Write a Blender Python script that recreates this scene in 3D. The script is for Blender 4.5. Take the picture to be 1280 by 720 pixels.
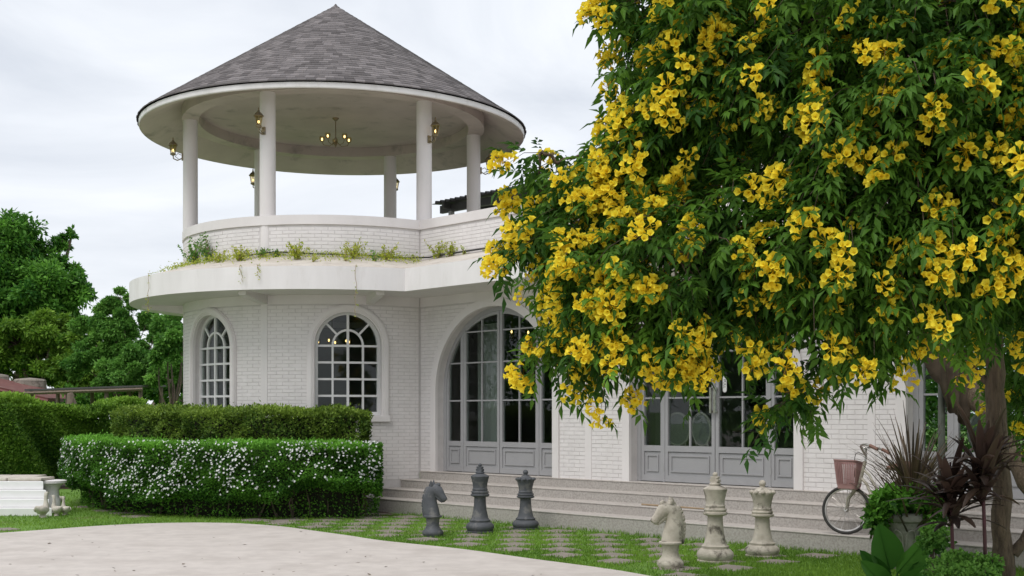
import bpy, bmesh, math, random
import numpy as np
from mathutils import Vector, Matrix
R = math.radians
rng = np.random.default_rng(11)
random.seed(7)
scene = bpy.context.scene
for o in list(bpy.data.objects):
    bpy.data.objects.remove(o)
col = scene.collection

# ---------------------------------------------------------------- camera
FPX = 1526.0; HOR = 520.0; EYE = 1.6          # focal length and horizon in pixels of the 1280 px photograph
cam_d = bpy.data.cameras.new('camera'); cam = bpy.data.objects.new('camera', cam_d); col.objects.link(cam)
cam.location = (0, 0, EYE); cam.rotation_euler = (R(90), 0, 0)
cam_d.sensor_width = 36; cam_d.lens = FPX/1280*36; cam_d.shift_y = (HOR-360)/1280
cam_d.clip_end = 1500
scene.camera = cam
# ---------------------------------------------------------------- sky and sun (overcast)
SUN_EL, SUN_AZ = 58, 215                       # azimuth clockwise from +Y
world = bpy.data.worlds.new('World'); scene.world = world; world.use_nodes = True
wn = world.node_tree.nodes; wl = world.node_tree.links
for n_ in list(wn): wn.remove(n_)
w_out = wn.new('ShaderNodeOutputWorld'); w_bg = wn.new('ShaderNodeBackground')
w_sky = wn.new('ShaderNodeTexSky'); w_sky.sky_type = 'NISHITA'; w_sky.sun_disc = False
w_sky.sun_elevation = R(SUN_EL); w_sky.sun_rotation = R(SUN_AZ); w_sky.dust_density = 3.0
w_tc = wn.new('ShaderNodeTexCoord'); w_map = wn.new('ShaderNodeMapping'); w_map.inputs['Scale'].default_value = (1.0, 1.0, 3.2)
w_map.inputs['Rotation'].default_value = (0, R(14), 0)
w_n1 = wn.new('ShaderNodeTexNoise'); w_n1.inputs['Scale'].default_value = 2.6; w_n1.inputs['Detail'].default_value = 7; w_n1.inputs['Roughness'].default_value = .55
w_n1.inputs['Distortion'].default_value = .5
w_ramp = wn.new('ShaderNodeValToRGB')
w_ramp.color_ramp.elements[0].position = .36; w_ramp.color_ramp.elements[0].color = (5.75, 6.1, 6.7, 1)
w_ramp.color_ramp.elements[1].position = .62; w_ramp.color_ramp.elements[1].color = (7.75, 8.0, 8.4, 1)
w_mix = wn.new('ShaderNodeMix'); w_mix.data_type = 'RGBA'; w_mix.inputs['Factor'].default_value = .93
wl.new(w_tc.outputs['Generated'], w_map.inputs['Vector']); wl.new(w_map.outputs['Vector'], w_n1.inputs['Vector'])
wl.new(w_n1.outputs['Fac'], w_ramp.inputs['Fac'])
wl.new(w_sky.outputs['Color'], w_mix.inputs['A']); wl.new(w_ramp.outputs['Color'], w_mix.inputs['B'])
wl.new(w_mix.outputs['Result'], w_bg.inputs['Color']); w_bg.inputs['Strength'].default_value = .1
wl.new(w_bg.outputs['Background'], w_out.inputs['Surface'])
sun_d = bpy.data.lights.new('sun', 'SUN'); sun = bpy.data.objects.new('sun', sun_d); col.objects.link(sun)
sun_d.energy = 1.5; sun_d.angle = R(40); sun_d.color = (1, .97, .93)
sd = Vector((math.sin(R(SUN_AZ))*math.cos(R(SUN_EL)), math.cos(R(SUN_AZ))*math.cos(R(SUN_EL)), math.sin(R(SUN_EL))))
sun.rotation_euler = sd.to_track_quat('Z', 'Y').to_euler(); sun.location = (-10, -10, 30)
scene.view_settings.view_transform = 'Standard'; scene.view_settings.look = 'None'
scene.view_settings.gamma = 1; scene.view_settings.use_curve_mapping = False
scene.view_settings.exposure = .4
scene.render.engine = 'CYCLES'
scene.render.resolution_x = 1024; scene.render.resolution_y = 576
scene.cycles.max_bounces = 8; scene.cycles.transparent_max_bounces = 12

# ---------------------------------------------------------------- helpers
def obj(name, V, F, mat, parent=None, smooth=None, tint=None, kind=None, bevel=0, origin=None):
    """one mesh object; V in world (or the parent's local) coordinates; origin moved to the base centre"""
    V = np.asarray(V, dtype=np.float64).reshape(-1, 3)
    if origin is None:
        mn, mx = V.min(0), V.max(0); o = np.array([(mn[0]+mx[0])/2, (mn[1]+mx[1])/2, mn[2]])
    else: o = np.asarray(origin, float)
    me = bpy.data.meshes.new(name)
    if isinstance(F, np.ndarray):
        k = F.shape[1]; nf = len(F)
        me.vertices.add(len(V)); me.vertices.foreach_set('co', (V-o).astype(np.float32).ravel())
        me.loops.add(nf*k); me.loops.foreach_set('vertex_index', F.astype(np.int32).ravel())
        me.polygons.add(nf); me.polygons.foreach_set('loop_start', np.arange(nf, dtype=np.int32)*k)
        me.update(calc_edges=True)
    else:
        me.from_pydata((V-o).tolist(), [], F); me.update()
    if tint is not None:
        a = me.attributes.new('tint', 'FLOAT', 'POINT'); a.data.foreach_set('value', np.asarray(tint, np.float32))
    if smooth is None: me.shade_flat()
    else:
        me.shade_smooth()
        if smooth < 170: me.set_sharp_from_angle(angle=R(smooth))
    me.materials.append(mat)
    ob = bpy.data.objects.new(name, me); col.objects.link(ob)
    ob.location = o
    if parent is not None:
        ob.parent = parent
        ob.location = Vector(o) - wloc(parent)
    if kind: ob['kind'] = kind
    if bevel:
        b = ob.modifiers.new('bevel', 'BEVEL'); b.width = bevel; b.segments = 2; b.limit_method = 'ANGLE'
    return ob
def wloc(o):
    v = Vector((0, 0, 0))
    while o is not None and not o.get('local'): v += o.location; o = o.parent
    return v
def thing(name, label, cat, loc=(0, 0, 0), group=None, local=False, rz=0):
    o = bpy.data.objects.new(name, None); col.objects.link(o); o.location = loc; o.rotation_euler = (0, 0, rz)
    o.empty_display_size = .2
    tag(o, label, cat, group)
    if local: o['local'] = 1
    return o
def tag(o, label=None, cat=None, group=None, kind=None):
    if label: o['label'] = label
    if cat: o['category'] = cat
    if group: o['group'] = group
    if kind: o['kind'] = kind
    return o
def copy_tree(o, parent=None):
    c = o.copy(); col.objects.link(c)
    if parent: c.parent = parent
    for ch in o.children: copy_tree(ch, c)
    return c
class MB:
    def __init__(s): s.v = []; s.f = []
    def add(s, V, F):
        b = len(s.v); s.v.extend([tuple(map(float, p)) for p in V]); s.f.extend([tuple(int(i)+b for i in q) for q in F]); return s
    def box(s, c, d, rz=0, ax=None):
        c = np.array(c, float); h = np.array(d, float)/2
        if ax is None: ca, sa = math.cos(rz), math.sin(rz); ax = np.array([[ca, sa, 0], [-sa, ca, 0], [0, 0, 1]])
        ax = np.asarray(ax, float)
        V = [c+ax[0]*h[0]*i+ax[1]*h[1]*j+ax[2]*h[2]*k for k in (-1, 1) for j in (-1, 1) for i in (-1, 1)]
        return s.add(V, [(0, 2, 3, 1), (4, 5, 7, 6), (0, 1, 5, 4), (2, 6, 7, 3), (0, 4, 6, 2), (1, 3, 7, 5)])
    def lathe(s, prof, c=(0, 0, 0), n=24, cap=True):
        c = np.array(c, float); V = []; F = []
        for r, z in prof:
            for i in range(n):
                a = 2*math.pi*i/n; V.append(c+(r*math.cos(a), r*math.sin(a), z))
        for k in range(len(prof)-1):
            for i in range(n):
                j = (i+1) % n; F.append((k*n+i, k*n+j, (k+1)*n+j, (k+1)*n+i))
        if cap:
            F.append(tuple(reversed(range(n)))); m = (len(prof)-1)*n; F.append(tuple(m+i for i in range(n)))
        return s.add(V, F)
    def tube(s, P, r, n=8, r2=None, cap=True, up=(0, 0, 1)):
        """swept ellipse: r in the plane of (up), r2 sideways"""
        P = np.array(P, float); m = len(P)
        r = np.broadcast_to(np.asarray(r, float), (m,)); r2 = r if r2 is None else np.broadcast_to(np.asarray(r2, float), (m,))
        T = np.gradient(P, axis=0); T /= np.linalg.norm(T, axis=1)[:, None]+1e-12
        u = np.array(up, float)
        if abs(T[0] @ u) > .95: u = np.array([1., 0, 0]) if abs(T[0][0]) < .9 else np.array([0, 1., 0])
        V = []; F = []
        side = np.cross(T[0], u); side /= np.linalg.norm(side)
        for k in range(m):
            side = side-T[k]*(side @ T[k]); side /= np.linalg.norm(side)+1e-12
            b = np.cross(side, T[k])
            for i in range(n):
                a = 2*math.pi*i/n; V.append(P[k]+b*r[k]*math.cos(a)+side*r2[k]*math.sin(a))
        for k in range(m-1):
            for i in range(n):
                j = (i+1) % n; F.append((k*n+i, (k+1)*n+i, (k+1)*n+j, k*n+j))
        if cap:
            F.append(tuple(range(n))); F.append(tuple((m-1)*n+i for i in reversed(range(n))))
        return s.add(V, F)
    def ellipsoid(s, c, r, n=12, m=8):
        prof = [(math.sin(math.pi*k/m), -math.cos(math.pi*k/m)) for k in range(m+1)]
        c = np.array(c, float); r = np.array(r, float); V = []; F = []
        for q, z in prof:
            for i in range(n):
                a = 2*math.pi*i/n; V.append(c+r*(q*math.cos(a), q*math.sin(a), z))
        for k in range(m):
            for i in range(n):
                j = (i+1) % n; F.append((k*n+i, k*n+j, (k+1)*n+j, (k+1)*n+i))
        return s.add(V, F)
    def strip(s, P, path, w, o0, o1, closed=False):
        """bar of width w along a path in wall coordinates (s, z), from depth o0 to depth o1"""
        p = np.array(path, float); m = len(p)
        if closed: d = np.roll(p, -1, 0)-np.roll(p, 1, 0)
        else: d = np.gradient(p, axis=0)
        seg = np.diff(np.vstack([p, p[:1]]) if closed else p, axis=0); seg /= np.linalg.norm(seg, axis=1)[:, None]+1e-12
        V = []; F = []
        for k in range(m):
            if closed: a, b = seg[k-1], seg[k]
            else: a, b = seg[max(k-1, 0)], seg[min(k, m-2)]
            na = np.array([-a[1], a[0]]); nb = np.array([-b[1], b[0]]); nm = na+nb; L = np.linalg.norm(nm); nm = nm/L if L > 1e-6 else na
            nm = nm/max(nm @ na, .4)
            q0 = p[k]+nm*w/2; q1 = p[k]-nm*w/2
            V += [P(q0[0], q0[1], o0), P(q0[0], q0[1], o1), P(q1[0], q1[1], o1), P(q1[0], q1[1], o0)]
        r_ = range(m) if closed else range(m-1)
        for k in r_:
            j = (k+1) % m
            for i in range(4):
                i2 = (i+1) % 4; F.append((k*4+i, k*4+i2, j*4+i2, j*4+i))
        if not closed: F.append((3, 2, 1, 0)); b = (m-1)*4; F.append((b, b+1, b+2, b+3))
        return s.add(V, F)
    def build(s, name, mat, parent=None, **k): return obj(name, s.v, s.f, mat, parent, **k)

def ray(px, py): return np.array([(px-640)/FPX, 1.0, (HOR-py)/FPX])
def at(px, py, Y):
    r = ray(px, py)*Y; return np.array([r[0], Y, r[2]+EYE])
def gp(px, py, z=0.0):
    r = ray(px, py); t = (z-EYE)/r[2]; p = r*t; return np.array([p[0], p[1], z])

# ---------------------------------------------------------------- materials
def mat(name, c, rough=.7, c2=None, scale=4, detail=5, contrast=(.35, .65), bump=0, bscale=None, metal=0, tint=None, spec=.4, coord='Position', c3=None, s3=1.2, k3=(.55, .7), bdist=.01, stretch=None):
    m = bpy.data.materials.new(name); m.use_nodes = True; nt = m.node_tree; N = nt.nodes; L = nt.links
    b = N['Principled BSDF']; b.inputs['Roughness'].default_value = rough; b.inputs['Metallic'].default_value = metal
    b.inputs['Specular IOR Level'].default_value = spec
    b.inputs['Base Color'].default_value = (*c, 1)
    tc = N.new('ShaderNodeNewGeometry' if coord == 'Position' else 'ShaderNodeTexCoord'); src = tc.outputs[coord]
    if stretch:
        mp = N.new('ShaderNodeMapping'); mp.inputs['Scale'].default_value = stretch; L.new(src, mp.inputs['Vector']); src = mp.outputs['Vector']
    last = None
    if c2 is not None:
        n = N.new('ShaderNodeTexNoise'); n.inputs['Scale'].default_value = scale; n.inputs['Detail'].default_value = detail; n.inputs['Roughness'].default_value = .6
        L.new(src, n.inputs['Vector'])
        mr = N.new('ShaderNodeMapRange'); mr.inputs['From Min'].default_value = contrast[0]; mr.inputs['From Max'].default_value = contrast[1]; L.new(n.outputs['Fac'], mr.inputs['Value'])
        mx = N.new('ShaderNodeMix'); mx.data_type = 'RGBA'; mx.inputs['A'].default_value = (*c, 1); mx.inputs['B'].default_value = (*c2, 1)
        L.new(mr.outputs['Result'], mx.inputs['Factor']); last = mx.outputs['Result']
    if c3 is not None:
        n = N.new('ShaderNodeTexNoise'); n.inputs['Scale'].default_value = s3; n.inputs['Detail'].default_value = 8; n.inputs['Roughness'].default_value = .65
        L.new(src, n.inputs['Vector'])
        mr = N.new('ShaderNodeMapRange'); mr.inputs['From Min'].default_value = k3[0]; mr.inputs['From Max'].default_value = k3[1]; L.new(n.outputs['Fac'], mr.inputs['Value'])
        mx = N.new('ShaderNodeMix'); mx.data_type = 'RGBA'; mx.inputs['B'].default_value = (*c3, 1)
        if last: L.new(last, mx.inputs['A'])
        else: mx.inputs['A'].default_value = (*c, 1)
        L.new(mr.outputs['Result'], mx.inputs['Factor']); last = mx.outputs['Result']
    if tint is not None:                     # tint = (dark factor, light factor) driven by the mesh attribute
        at_ = N.new('ShaderNodeAttribute'); at_.attribute_name = 'tint'
        mr = N.new('ShaderNodeMapRange'); mr.inputs['To Min'].default_value = tint[0]; mr.inputs['To Max'].default_value = tint[1]; L.new(at_.outputs['Fac'], mr.inputs['Value'])
        vm = N.new('ShaderNodeMix'); vm.data_type = 'RGBA'; vm.blend_type = 'MULTIPLY'; vm.inputs['Factor'].default_value = 1
        if last: L.new(last, vm.inputs['A'])
        else: vm.inputs['A'].default_value = (*c, 1)
        L.new(mr.outputs['Result'], vm.inputs['B']); last = vm.outputs['Result']
    if last: L.new(last, b.inputs['Base Color'])
    if bump:
        n = N.new('ShaderNodeTexNoise'); n.inputs['Scale'].default_value = bscale or scale*4; n.inputs['Detail'].default_value = 6; L.new(src, n.inputs['Vector'])
        bp = N.new('ShaderNodeBump'); bp.inputs['Strength'].default_value = bump; bp.inputs['Distance'].default_value = bdist; L.new(n.outputs['Fac'], bp.inputs['Height']); L.new(bp.outputs['Normal'], b.inputs['Normal'])
    return m
def leafmat(name, dark, light, trans=.35, rough=.45, spec=.4):
    """leaf colour runs from dark to light with the per-leaf attribute; part of the light passes through"""
    m = bpy.data.materials.new(name); m.use_nodes = True; nt = m.node_tree; N = nt.nodes; L = nt.links
    b = N['Principled BSDF']; b.inputs['Roughness'].default_value = rough; b.inputs['Specular IOR Level'].default_value = spec
    at_ = N.new('ShaderNodeAttribute'); at_.attribute_name = 'tint'
    mx = N.new('ShaderNodeMix'); mx.data_type = 'RGBA'; mx.inputs['A'].default_value = (*dark, 1); mx.inputs['B'].default_value = (*light, 1)
    L.new(at_.outputs['Fac'], mx.inputs['Factor']); L.new(mx.outputs['Result'], b.inputs['Base Color'])
    tr = N.new('ShaderNodeBsdfTranslucent'); L.new(mx.outputs['Result'], tr.inputs['Color'])
    sm = N.new('ShaderNodeMixShader'); sm.inputs['Fac'].default_value = trans
    L.new(b.outputs['BSDF'], sm.inputs[1]); L.new(tr.outputs['BSDF'], sm.inputs[2]); L.new(sm.outputs['Shader'], N['Material Output'].inputs['Surface'])
    return m
def emis(name, c, s):
    m = bpy.data.materials.new(name); m.use_nodes = True; b = m.node_tree.nodes['Principled BSDF']
    b.inputs['Base Color'].default_value = (*c, 1); b.inputs['Emission Color'].default_value = (*c, 1); b.inputs['Emission Strength'].default_value = s; return m
def glassmat(name, tintc=(.8, .84, .82), refl=.06):
    m = bpy.data.materials.new(name); m.use_nodes = True; nt = m.node_tree; N = nt.nodes; L = nt.links
    N.remove(N['Principled BSDF'])
    tr = N.new('ShaderNodeBsdfTransparent'); tr.inputs['Color'].default_value = (*tintc, 1)
    gl = N.new('ShaderNodeBsdfGlossy'); gl.inputs['Roughness'].default_value = .01
    lw = N.new('ShaderNodeLayerWeight'); lw.inputs['Blend'].default_value = .5      # Schlick: the same from both sides of the pane
    pw = N.new('ShaderNodeMath'); pw.operation = 'POWER'; pw.inputs[1].default_value = 5; L.new(lw.outputs['Facing'], pw.inputs[0])
    ma = N.new('ShaderNodeMath'); ma.operation = 'MULTIPLY_ADD'; ma.inputs[1].default_value = .9; ma.inputs[2].default_value = refl*.5; L.new(pw.outputs[0], ma.inputs[0])
    sm = N.new('ShaderNodeMixShader'); L.new(ma.outputs[0], sm.inputs['Fac']); L.new(tr.outputs['BSDF'], sm.inputs[1]); L.new(gl.outputs['BSDF'], sm.inputs[2])
    L.new(sm.outputs['Shader'], N['Material Output'].inputs['Surface']); return m
M = {}
M['white'] = mat('white_paint', (.76, .725, .715), .75, (.70, .665, .655), 1.3, bump=.15, bscale=40, c3=(.60, .585, .57), s3=.9, k3=(.56, .8), stretch=(1, 1, .45))
M['brick'] = mat('white_painted_brick', (.76, .727, .717), .7, (.705, .672, .662), 7, bump=.12, bscale=60, c3=(.60, .575, .565), s3=1.1, k3=(.58, .8), bdist=.004)
M['mortar'] = mat('white_painted_mortar', (.64, .61, .60), .85, (.56, .53, .52), 5, bump=.1, bscale=60)
M['fascia'] = mat('white_fascia_paint', (.785, .76, .755), .7, (.715, .69, .68), 2.2, bump=.12, bscale=25, c3=(.58, .55, .52), s3=3.2, k3=(.55, .8), stretch=(1, 1, .25))
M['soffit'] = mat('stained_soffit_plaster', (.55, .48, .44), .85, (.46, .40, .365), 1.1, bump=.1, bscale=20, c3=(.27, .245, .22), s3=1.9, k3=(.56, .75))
M['ledge'] = mat('weathered_ledge_plaster', (.60, .555, .50), .85, (.50, .45, .40), 3, bump=.3, bscale=30, c3=(.33, .29, .25), s3=4, k3=(.58, .75))
M['shingle'] = mat('asphalt_shingle', (.15, .14, .145), .92, (.185, .165, .16), 30, bump=.5, bscale=160, tint=(.62, 1.25), spec=.15, bdist=.004)
M['roofdark'] = mat('roof_underlay', (.05, .048, .05), .9)
M['greypaint'] = mat('grey_door_paint', (.36, .357, .365), .5, (.335, .332, .34), 3, bump=.05, bscale=60)
M['framew'] = mat('white_window_frame', (.74, .735, .73), .5, (.69, .685, .68), 4)
M['glass'] = glassmat('window_glass')
M['step'] = mat('granite_washed_step', (.43, .40, .37), .85, (.31, .285, .262), 42, detail=4, contrast=(.42, .62), bump=.4, bscale=90, c3=(.36, .325, .30), s3=1.6, k3=(.5, .75), bdist=.004)
M['tread'] = mat('worn_step_tread', (.51, .47, .435), .85, (.42, .385, .355), 18, detail=5, bump=.25, bscale=80, c3=(.33, .30, .275), s3=1.4, k3=(.52, .75), bdist=.004)
M['concrete'] = mat('beige_concrete_drive', (.56, .51, .47), .85, (.49, .445, .41), 4, bump=.2, bscale=70, c3=(.42, .375, .34), s3=1.3, k3=(.48, .78), bdist=.004)
M['lawn'] = mat('lawn_soil', (.11, .22, .032), .95, (.14, .26, .042), 2.5, bump=.5, bscale=60, c3=(.14, .125, .06), s3=.8, k3=(.56, .72))
M['soil'] = mat('bare_soil', (.09, .06, .04), .95, (.05, .034, .022), 6, bump=.6, bscale=30)
M['paver'] = mat('paver', (.27, .235, .20), .9, (.20, .175, .15), 9, bump=.5, bscale=50, c3=(.14, .13, .09), s3=3, k3=(.58, .72), bdist=.006)
M['blackpiece'] = mat('worn_black_cast_stone', (.062, .066, .074), .62, (.085, .09, .10), 7, bump=.25, bscale=60, c3=(.19, .185, .175), s3=6, k3=(.54, .72))
M['stonepiece'] = mat('weathered_cream_cast_stone', (.52, .475, .40), .85, (.37, .335, .275), 8, bump=.45, bscale=45, c3=(.12, .105, .085), s3=6, k3=(.54, .66))
M['urnstone'] = mat('mossy_grey_urn_stone', (.33, .32, .28), .9, (.20, .20, .17), 7, bump=.5, bscale=40, c3=(.09, .10, .06), s3=5, k3=(.54, .7))
M['goose'] = mat('weathered_goose_stone', (.58, .54, .47), .85, (.44, .40, .34), 9, bump=.4, bscale=50, c3=(.28, .24, .2), s3=8, k3=(.6, .75))
M['bark'] = mat('tree_bark', (.17, .125, .082), .9, (.085, .062, .042), 9, bump=1.0, bscale=30, stretch=(3.5, 3.5, .45), c3=(.20, .165, .115), s3=3, k3=(.55, .75), bdist=.03)
M['bark2'] = mat('grey_bark', (.15, .115, .085), .9, (.08, .06, .045), 5, bump=.8, bscale=15, stretch=(2, 2, .5), bdist=.03)
M['darkcore'] = mat('hedge_shade_core', (.010, .014, .006), .95, (.020, .018, .009), 15)  # near black: the shade inside a hedge is put into the colour
M['tleaf'] = leafmat('trumpet_tree_leaf', (.026, .085, .011), (.17, .35, .036), .42, rough=.55, spec=.22)
M['flower'] = leafmat('yellow_trumpet_flower', (.84, .60, .018), (.97, .86, .08), .35, rough=.6, spec=.2)
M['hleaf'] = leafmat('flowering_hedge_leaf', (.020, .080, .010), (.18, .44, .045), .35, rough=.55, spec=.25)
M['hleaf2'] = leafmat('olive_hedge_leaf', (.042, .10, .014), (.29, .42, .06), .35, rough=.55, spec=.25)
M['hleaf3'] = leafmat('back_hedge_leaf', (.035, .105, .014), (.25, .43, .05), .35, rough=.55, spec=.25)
M['petal'] = leafmat('white_petal', (.72, .73, .72), (.85, .85, .85), .3, rough=.6)
M['bgleaf1'] = leafmat('deep_green_tree_leaf', (.028, .115, .016), (.21, .46, .06), .4, rough=.55, spec=.25)
M['bgleaf2'] = leafmat('light_green_tree_leaf', (.05, .16, .025), (.26, .52, .09), .4, rough=.55, spec=.25)
M['bgleaf3'] = leafmat('yellow_green_tree_leaf', (.05, .13, .014), (.29, .48, .055), .4, rough=.55, spec=.25)
M['grass'] = leafmat('grass_blade', (.09, .19, .022), (.26, .43, .06), .38, rough=.65, spec=.2)
M['weed'] = leafmat('yellow_green_weed', (.22, .32, .03), (.60, .62, .08), .4)
M['weed2'] = leafmat('green_weed', (.05, .17, .02), (.22, .42, .08), .4)
M['cordy'] = leafmat('dark_purple_leaf', (.04, .026, .023), (.165, .105, .08), .25, rough=.4)
M['draca'] = leafmat('bronze_spike_leaf', (.05, .038, .025), (.19, .135, .085), .25)
M['bigleaf'] = leafmat('broad_green_leaf', (.04, .14, .022), (.10, .26, .04), .35, rough=.35)
M['stemred'] = mat('dark_magenta_stem', (.10, .03, .04), .6, (.06, .03, .025), 8)
M['pinkplastic'] = mat('dusty_pink_plastic', (.38, .215, .205), .5, (.34, .19, .18), 10)
M['cream'] = mat('cream_bicycle_enamel', (.50, .46, .38), .35, (.44, .40, .32), 12)
M['chrome'] = mat('dull_chrome', (.62, .60, .57), .28, metal=1, c2=(.45, .42, .38), scale=20)
M['rubber'] = mat('tyre_rubber', (.030, .029, .028), .8, (.05, .048, .045), 20)
M['black'] = mat('black_plastic', (.02, .02, .022), .5)
M['brown_rubber'] = mat('brown_grip', (.22, .12, .09), .6)
M['cloth'] = mat('brown_cloth', (.085, .062, .044), .95, (.055, .040, .028), 9, bump=.5, bscale=120, bdist=.004)
M['pole'] = mat('galvanised_pole', (.17, .18, .155), .55, (.11, .12, .10), 6, metal=.3, bump=.1)
M['brass'] = mat('antique_brass', (.30, .23, .12), .45, metal=.7, c2=(.22, .2, .15), scale=20)
M['lampglass'] = glassmat('lamp_glass', (.85, .78, .6))
M['amber'] = emis('glowing_bulb', (1.0, .72, .35), 3.2)
M['canopy'] = mat('dark_metal_sheet', (.075, .073, .072), .55, (.055, .054, .053), 3)
M['steel'] = mat('grey_steel', (.35, .35, .35), .5)
M['inwall'] = mat('interior_wall', (.33, .34, .32), .85, (.29, .30, .28), 2)
M['infloor'] = mat('interior_floor', (.14, .125, .11), .35, (.11, .10, .09), 2)
M['woodw'] = mat('pale_chair_wood', (.55, .53, .48), .5, (.48, .46, .41), 8)
M['fabric'] = mat('grey_chair_fabric', (.30, .31, .30), .9, (.26, .27, .26), 30)
M['curtain'] = mat('pale_curtain', (.55, .55, .53), .9)
M['table'] = mat('dark_table_wood', (.10, .075, .055), .4, (.07, .05, .04), 9)
M['redroof'] = mat('red_metal_roof', (.16, .045, .035), .6, (.11, .035, .03), 4, c3=(.2, .12, .09), s3=3)
M['tank'] = mat('mossy_concrete_tank', (.30, .26, .22), .9, (.20, .18, .15), 3, bump=.3, c3=(.09, .08, .06), s3=2.2, k3=(.52, .65))
M['wood'] = mat('grey_weathered_wood', (.21, .165, .125), .9, (.12, .095, .075), 8, bump=.5, stretch=(3, 3, .6))
M['shedwall'] = mat('pale_green_shed_wall', (.26, .30, .25), .85, (.22, .25, .21), 3)
M['bamboo'] = mat('bamboo_stick', (.38, .28, .18), .7, (.28, .2, .12), 10)
M['platform'] = mat('bright_white_masonry', (.80, .79, .79), .7, (.74, .73, .73), 3, bump=.1)
M['slab'] = mat('beige_coping_stone', (.60, .545, .48), .9, (.48, .43, .37), 6, bump=.5)
M['cable'] = mat('black_hose', (.02, .02, .02), .6)
M['sticker'] = mat('white_sticker', (.78, .78, .77), .5)
M['ink'] = mat('dark_print', (.03, .03, .035), .6)
M['mirror'] = mat('mirror_face', (.10, .15, .11), .08, metal=0, spec=.8)
# ================================================================ the building: wall coordinates
WC = np.array([-1.609, 21.35]); WE = np.array([.6931, -.7209]); WN = np.array([-.7209, -.6931])   # corner, along the wall, outward
def PW(s, z, off=0.0):
    p = WC+WE*s+WN*off; return np.array([p[0], p[1], z])
TC = np.array([-3.40, 23.54]); TR = 2.83                       # round tower: centre and radius
def PT(s, z, off=0.0):
    a = s/TR; return np.array([TC[0]+(TR+off)*math.sin(a), TC[1]-(TR+off)*math.cos(a), z])
def tang(px):                                                     # angle on the tower seen at a photograph column
    r = ray(px, HOR)[:2]; r = r/np.linalg.norm(r); b = r @ TC; t = b-math.sqrt(max(TR*TR-(TC @ TC-b*b), 0)); p = r*t-TC
    return math.atan2(p[0], -p[1])
def ws(px, off=0.0):
    r = ray(px, HOR)[:2]; t = ((WC+WN*off) @ WN)/(r @ WN); return float((r*t-WC) @ WE)
FL = .645                                                         # floor level at the top of the steps
house = thing('garden_house', 'white painted brick garden house with round open topped tower and arched openings', 'house', (-3.4, 23.54, 0))

def arch_path(o, grow=0.0, n=28, base=None):
    """outline of an opening (centre s, half width, base z, spring z, rise) from lower left over the arch to lower right"""
    sc, h, zb, zs, rise = o; zb = zb if base is None else base
    pts = [(sc-h-grow, zb)]
    for k in range(n+1):
        a = math.pi*(1-k/n); pts.append((sc+(h+grow)*math.cos(a), zs+(rise+grow)*math.sin(a)))
    pts.append((sc+h+grow, zb)); return pts
def half_at(o, z, grow=0.0):
    sc, h, zb, zs, rise = o
    if z < zb-grow: return None
    if z <= zs: return h+grow
    q = (z-zs)/(rise+grow)
    return None if q >= 1 else (h+grow)*math.sqrt(1-q*q)
def wall_sheet(P, s0, s1, z0, z1, ops, ds, reveal):
    """wall face with arched openings and their reveals"""
    mb = MB(); cur = s0; ops = sorted(ops)
    def plain(a, b):
        if b-a < 1e-4: return
        m = max(1, int(math.ceil((b-a)/ds))); V = []; F = []
        for k in range(m+1):
            s = a+(b-a)*k/m; V += [P(s, z0), P(s, z1)]
        for k in range(m): F.append((2*k, 2*k+2, 2*k+3, 2*k+1))
        mb.add(V, F)
    for o in ops:
        sc, h, zb, zs, rise = o
        plain(cur, sc-h); cur = sc+h
        ap = arch_path(o)[1:-1]; V = []; F = []
        for (s, z) in ap: V += [P(s, z), P(s, z1)]
        for k in range(len(ap)-1): F.append((2*k, 2*k+2, 2*k+3, 2*k+1))
        mb.add(V, F)
        if zb > z0+.01:
            m = 8; V = []; F = []
            for k in range(m+1):
                s = sc-h+2*h*k/m; V += [P(s, z0), P(s, zb)]
            for k in range(m): F.append((2*k, 2*k+2, 2*k+3, 2*k+1))
            mb.add(V, F)
        pth = arch_path(o)
        if zb > z0+.01: pth = pth+[(sc+h-2*h*k/8, zb) for k in range(1, 9)]
        V = []; F = []
        for (s, z) in pth: V += [P(s, z, 0), P(s, z, -reveal)]
        for k in range(len(pth)-1): F.append((2*k, 2*k+1, 2*k+3, 2*k+2))
        mb.add(V, F)
    plain(cur, s1)
    return mb
BL, BH, JT = .215, .054, .008
def brick_rows(s0, s1, z0, z1, ops, grow, strips=()):
    """brick intervals row by row, cut where openings and plaster strips lie"""
    out = []; k = 0; z = z0+JT
    while z+BH <= z1+.001:
        iv = [(s0, s1)]
        cuts = [(a, b) for a, b in strips]
        for o in ops:
            w = [half_at(o, zz, grow) for zz in (z, z+BH)]; w = [q for q in w if q is not None]
            if w: cuts.append((o[0]-max(w), o[0]+max(w)))
        for a, b in cuts:
            iv = [q for (c, d) in iv for q in ((c, min(d, a)), (max(c, b), d)) if q[1]-q[0] > .02]
        s = s0-(BL+JT)*(.5 if k % 2 else 0)-.003
        while s < s1:
            for c, d in iv:
                a, b = max(s, c), min(s+BL, d)
                if b-a > .03: out.append((a, b, z, z+BH, b-a > BL-.004))
            s += BL+JT
        z += BH+JT; k += 1
    return out
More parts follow.
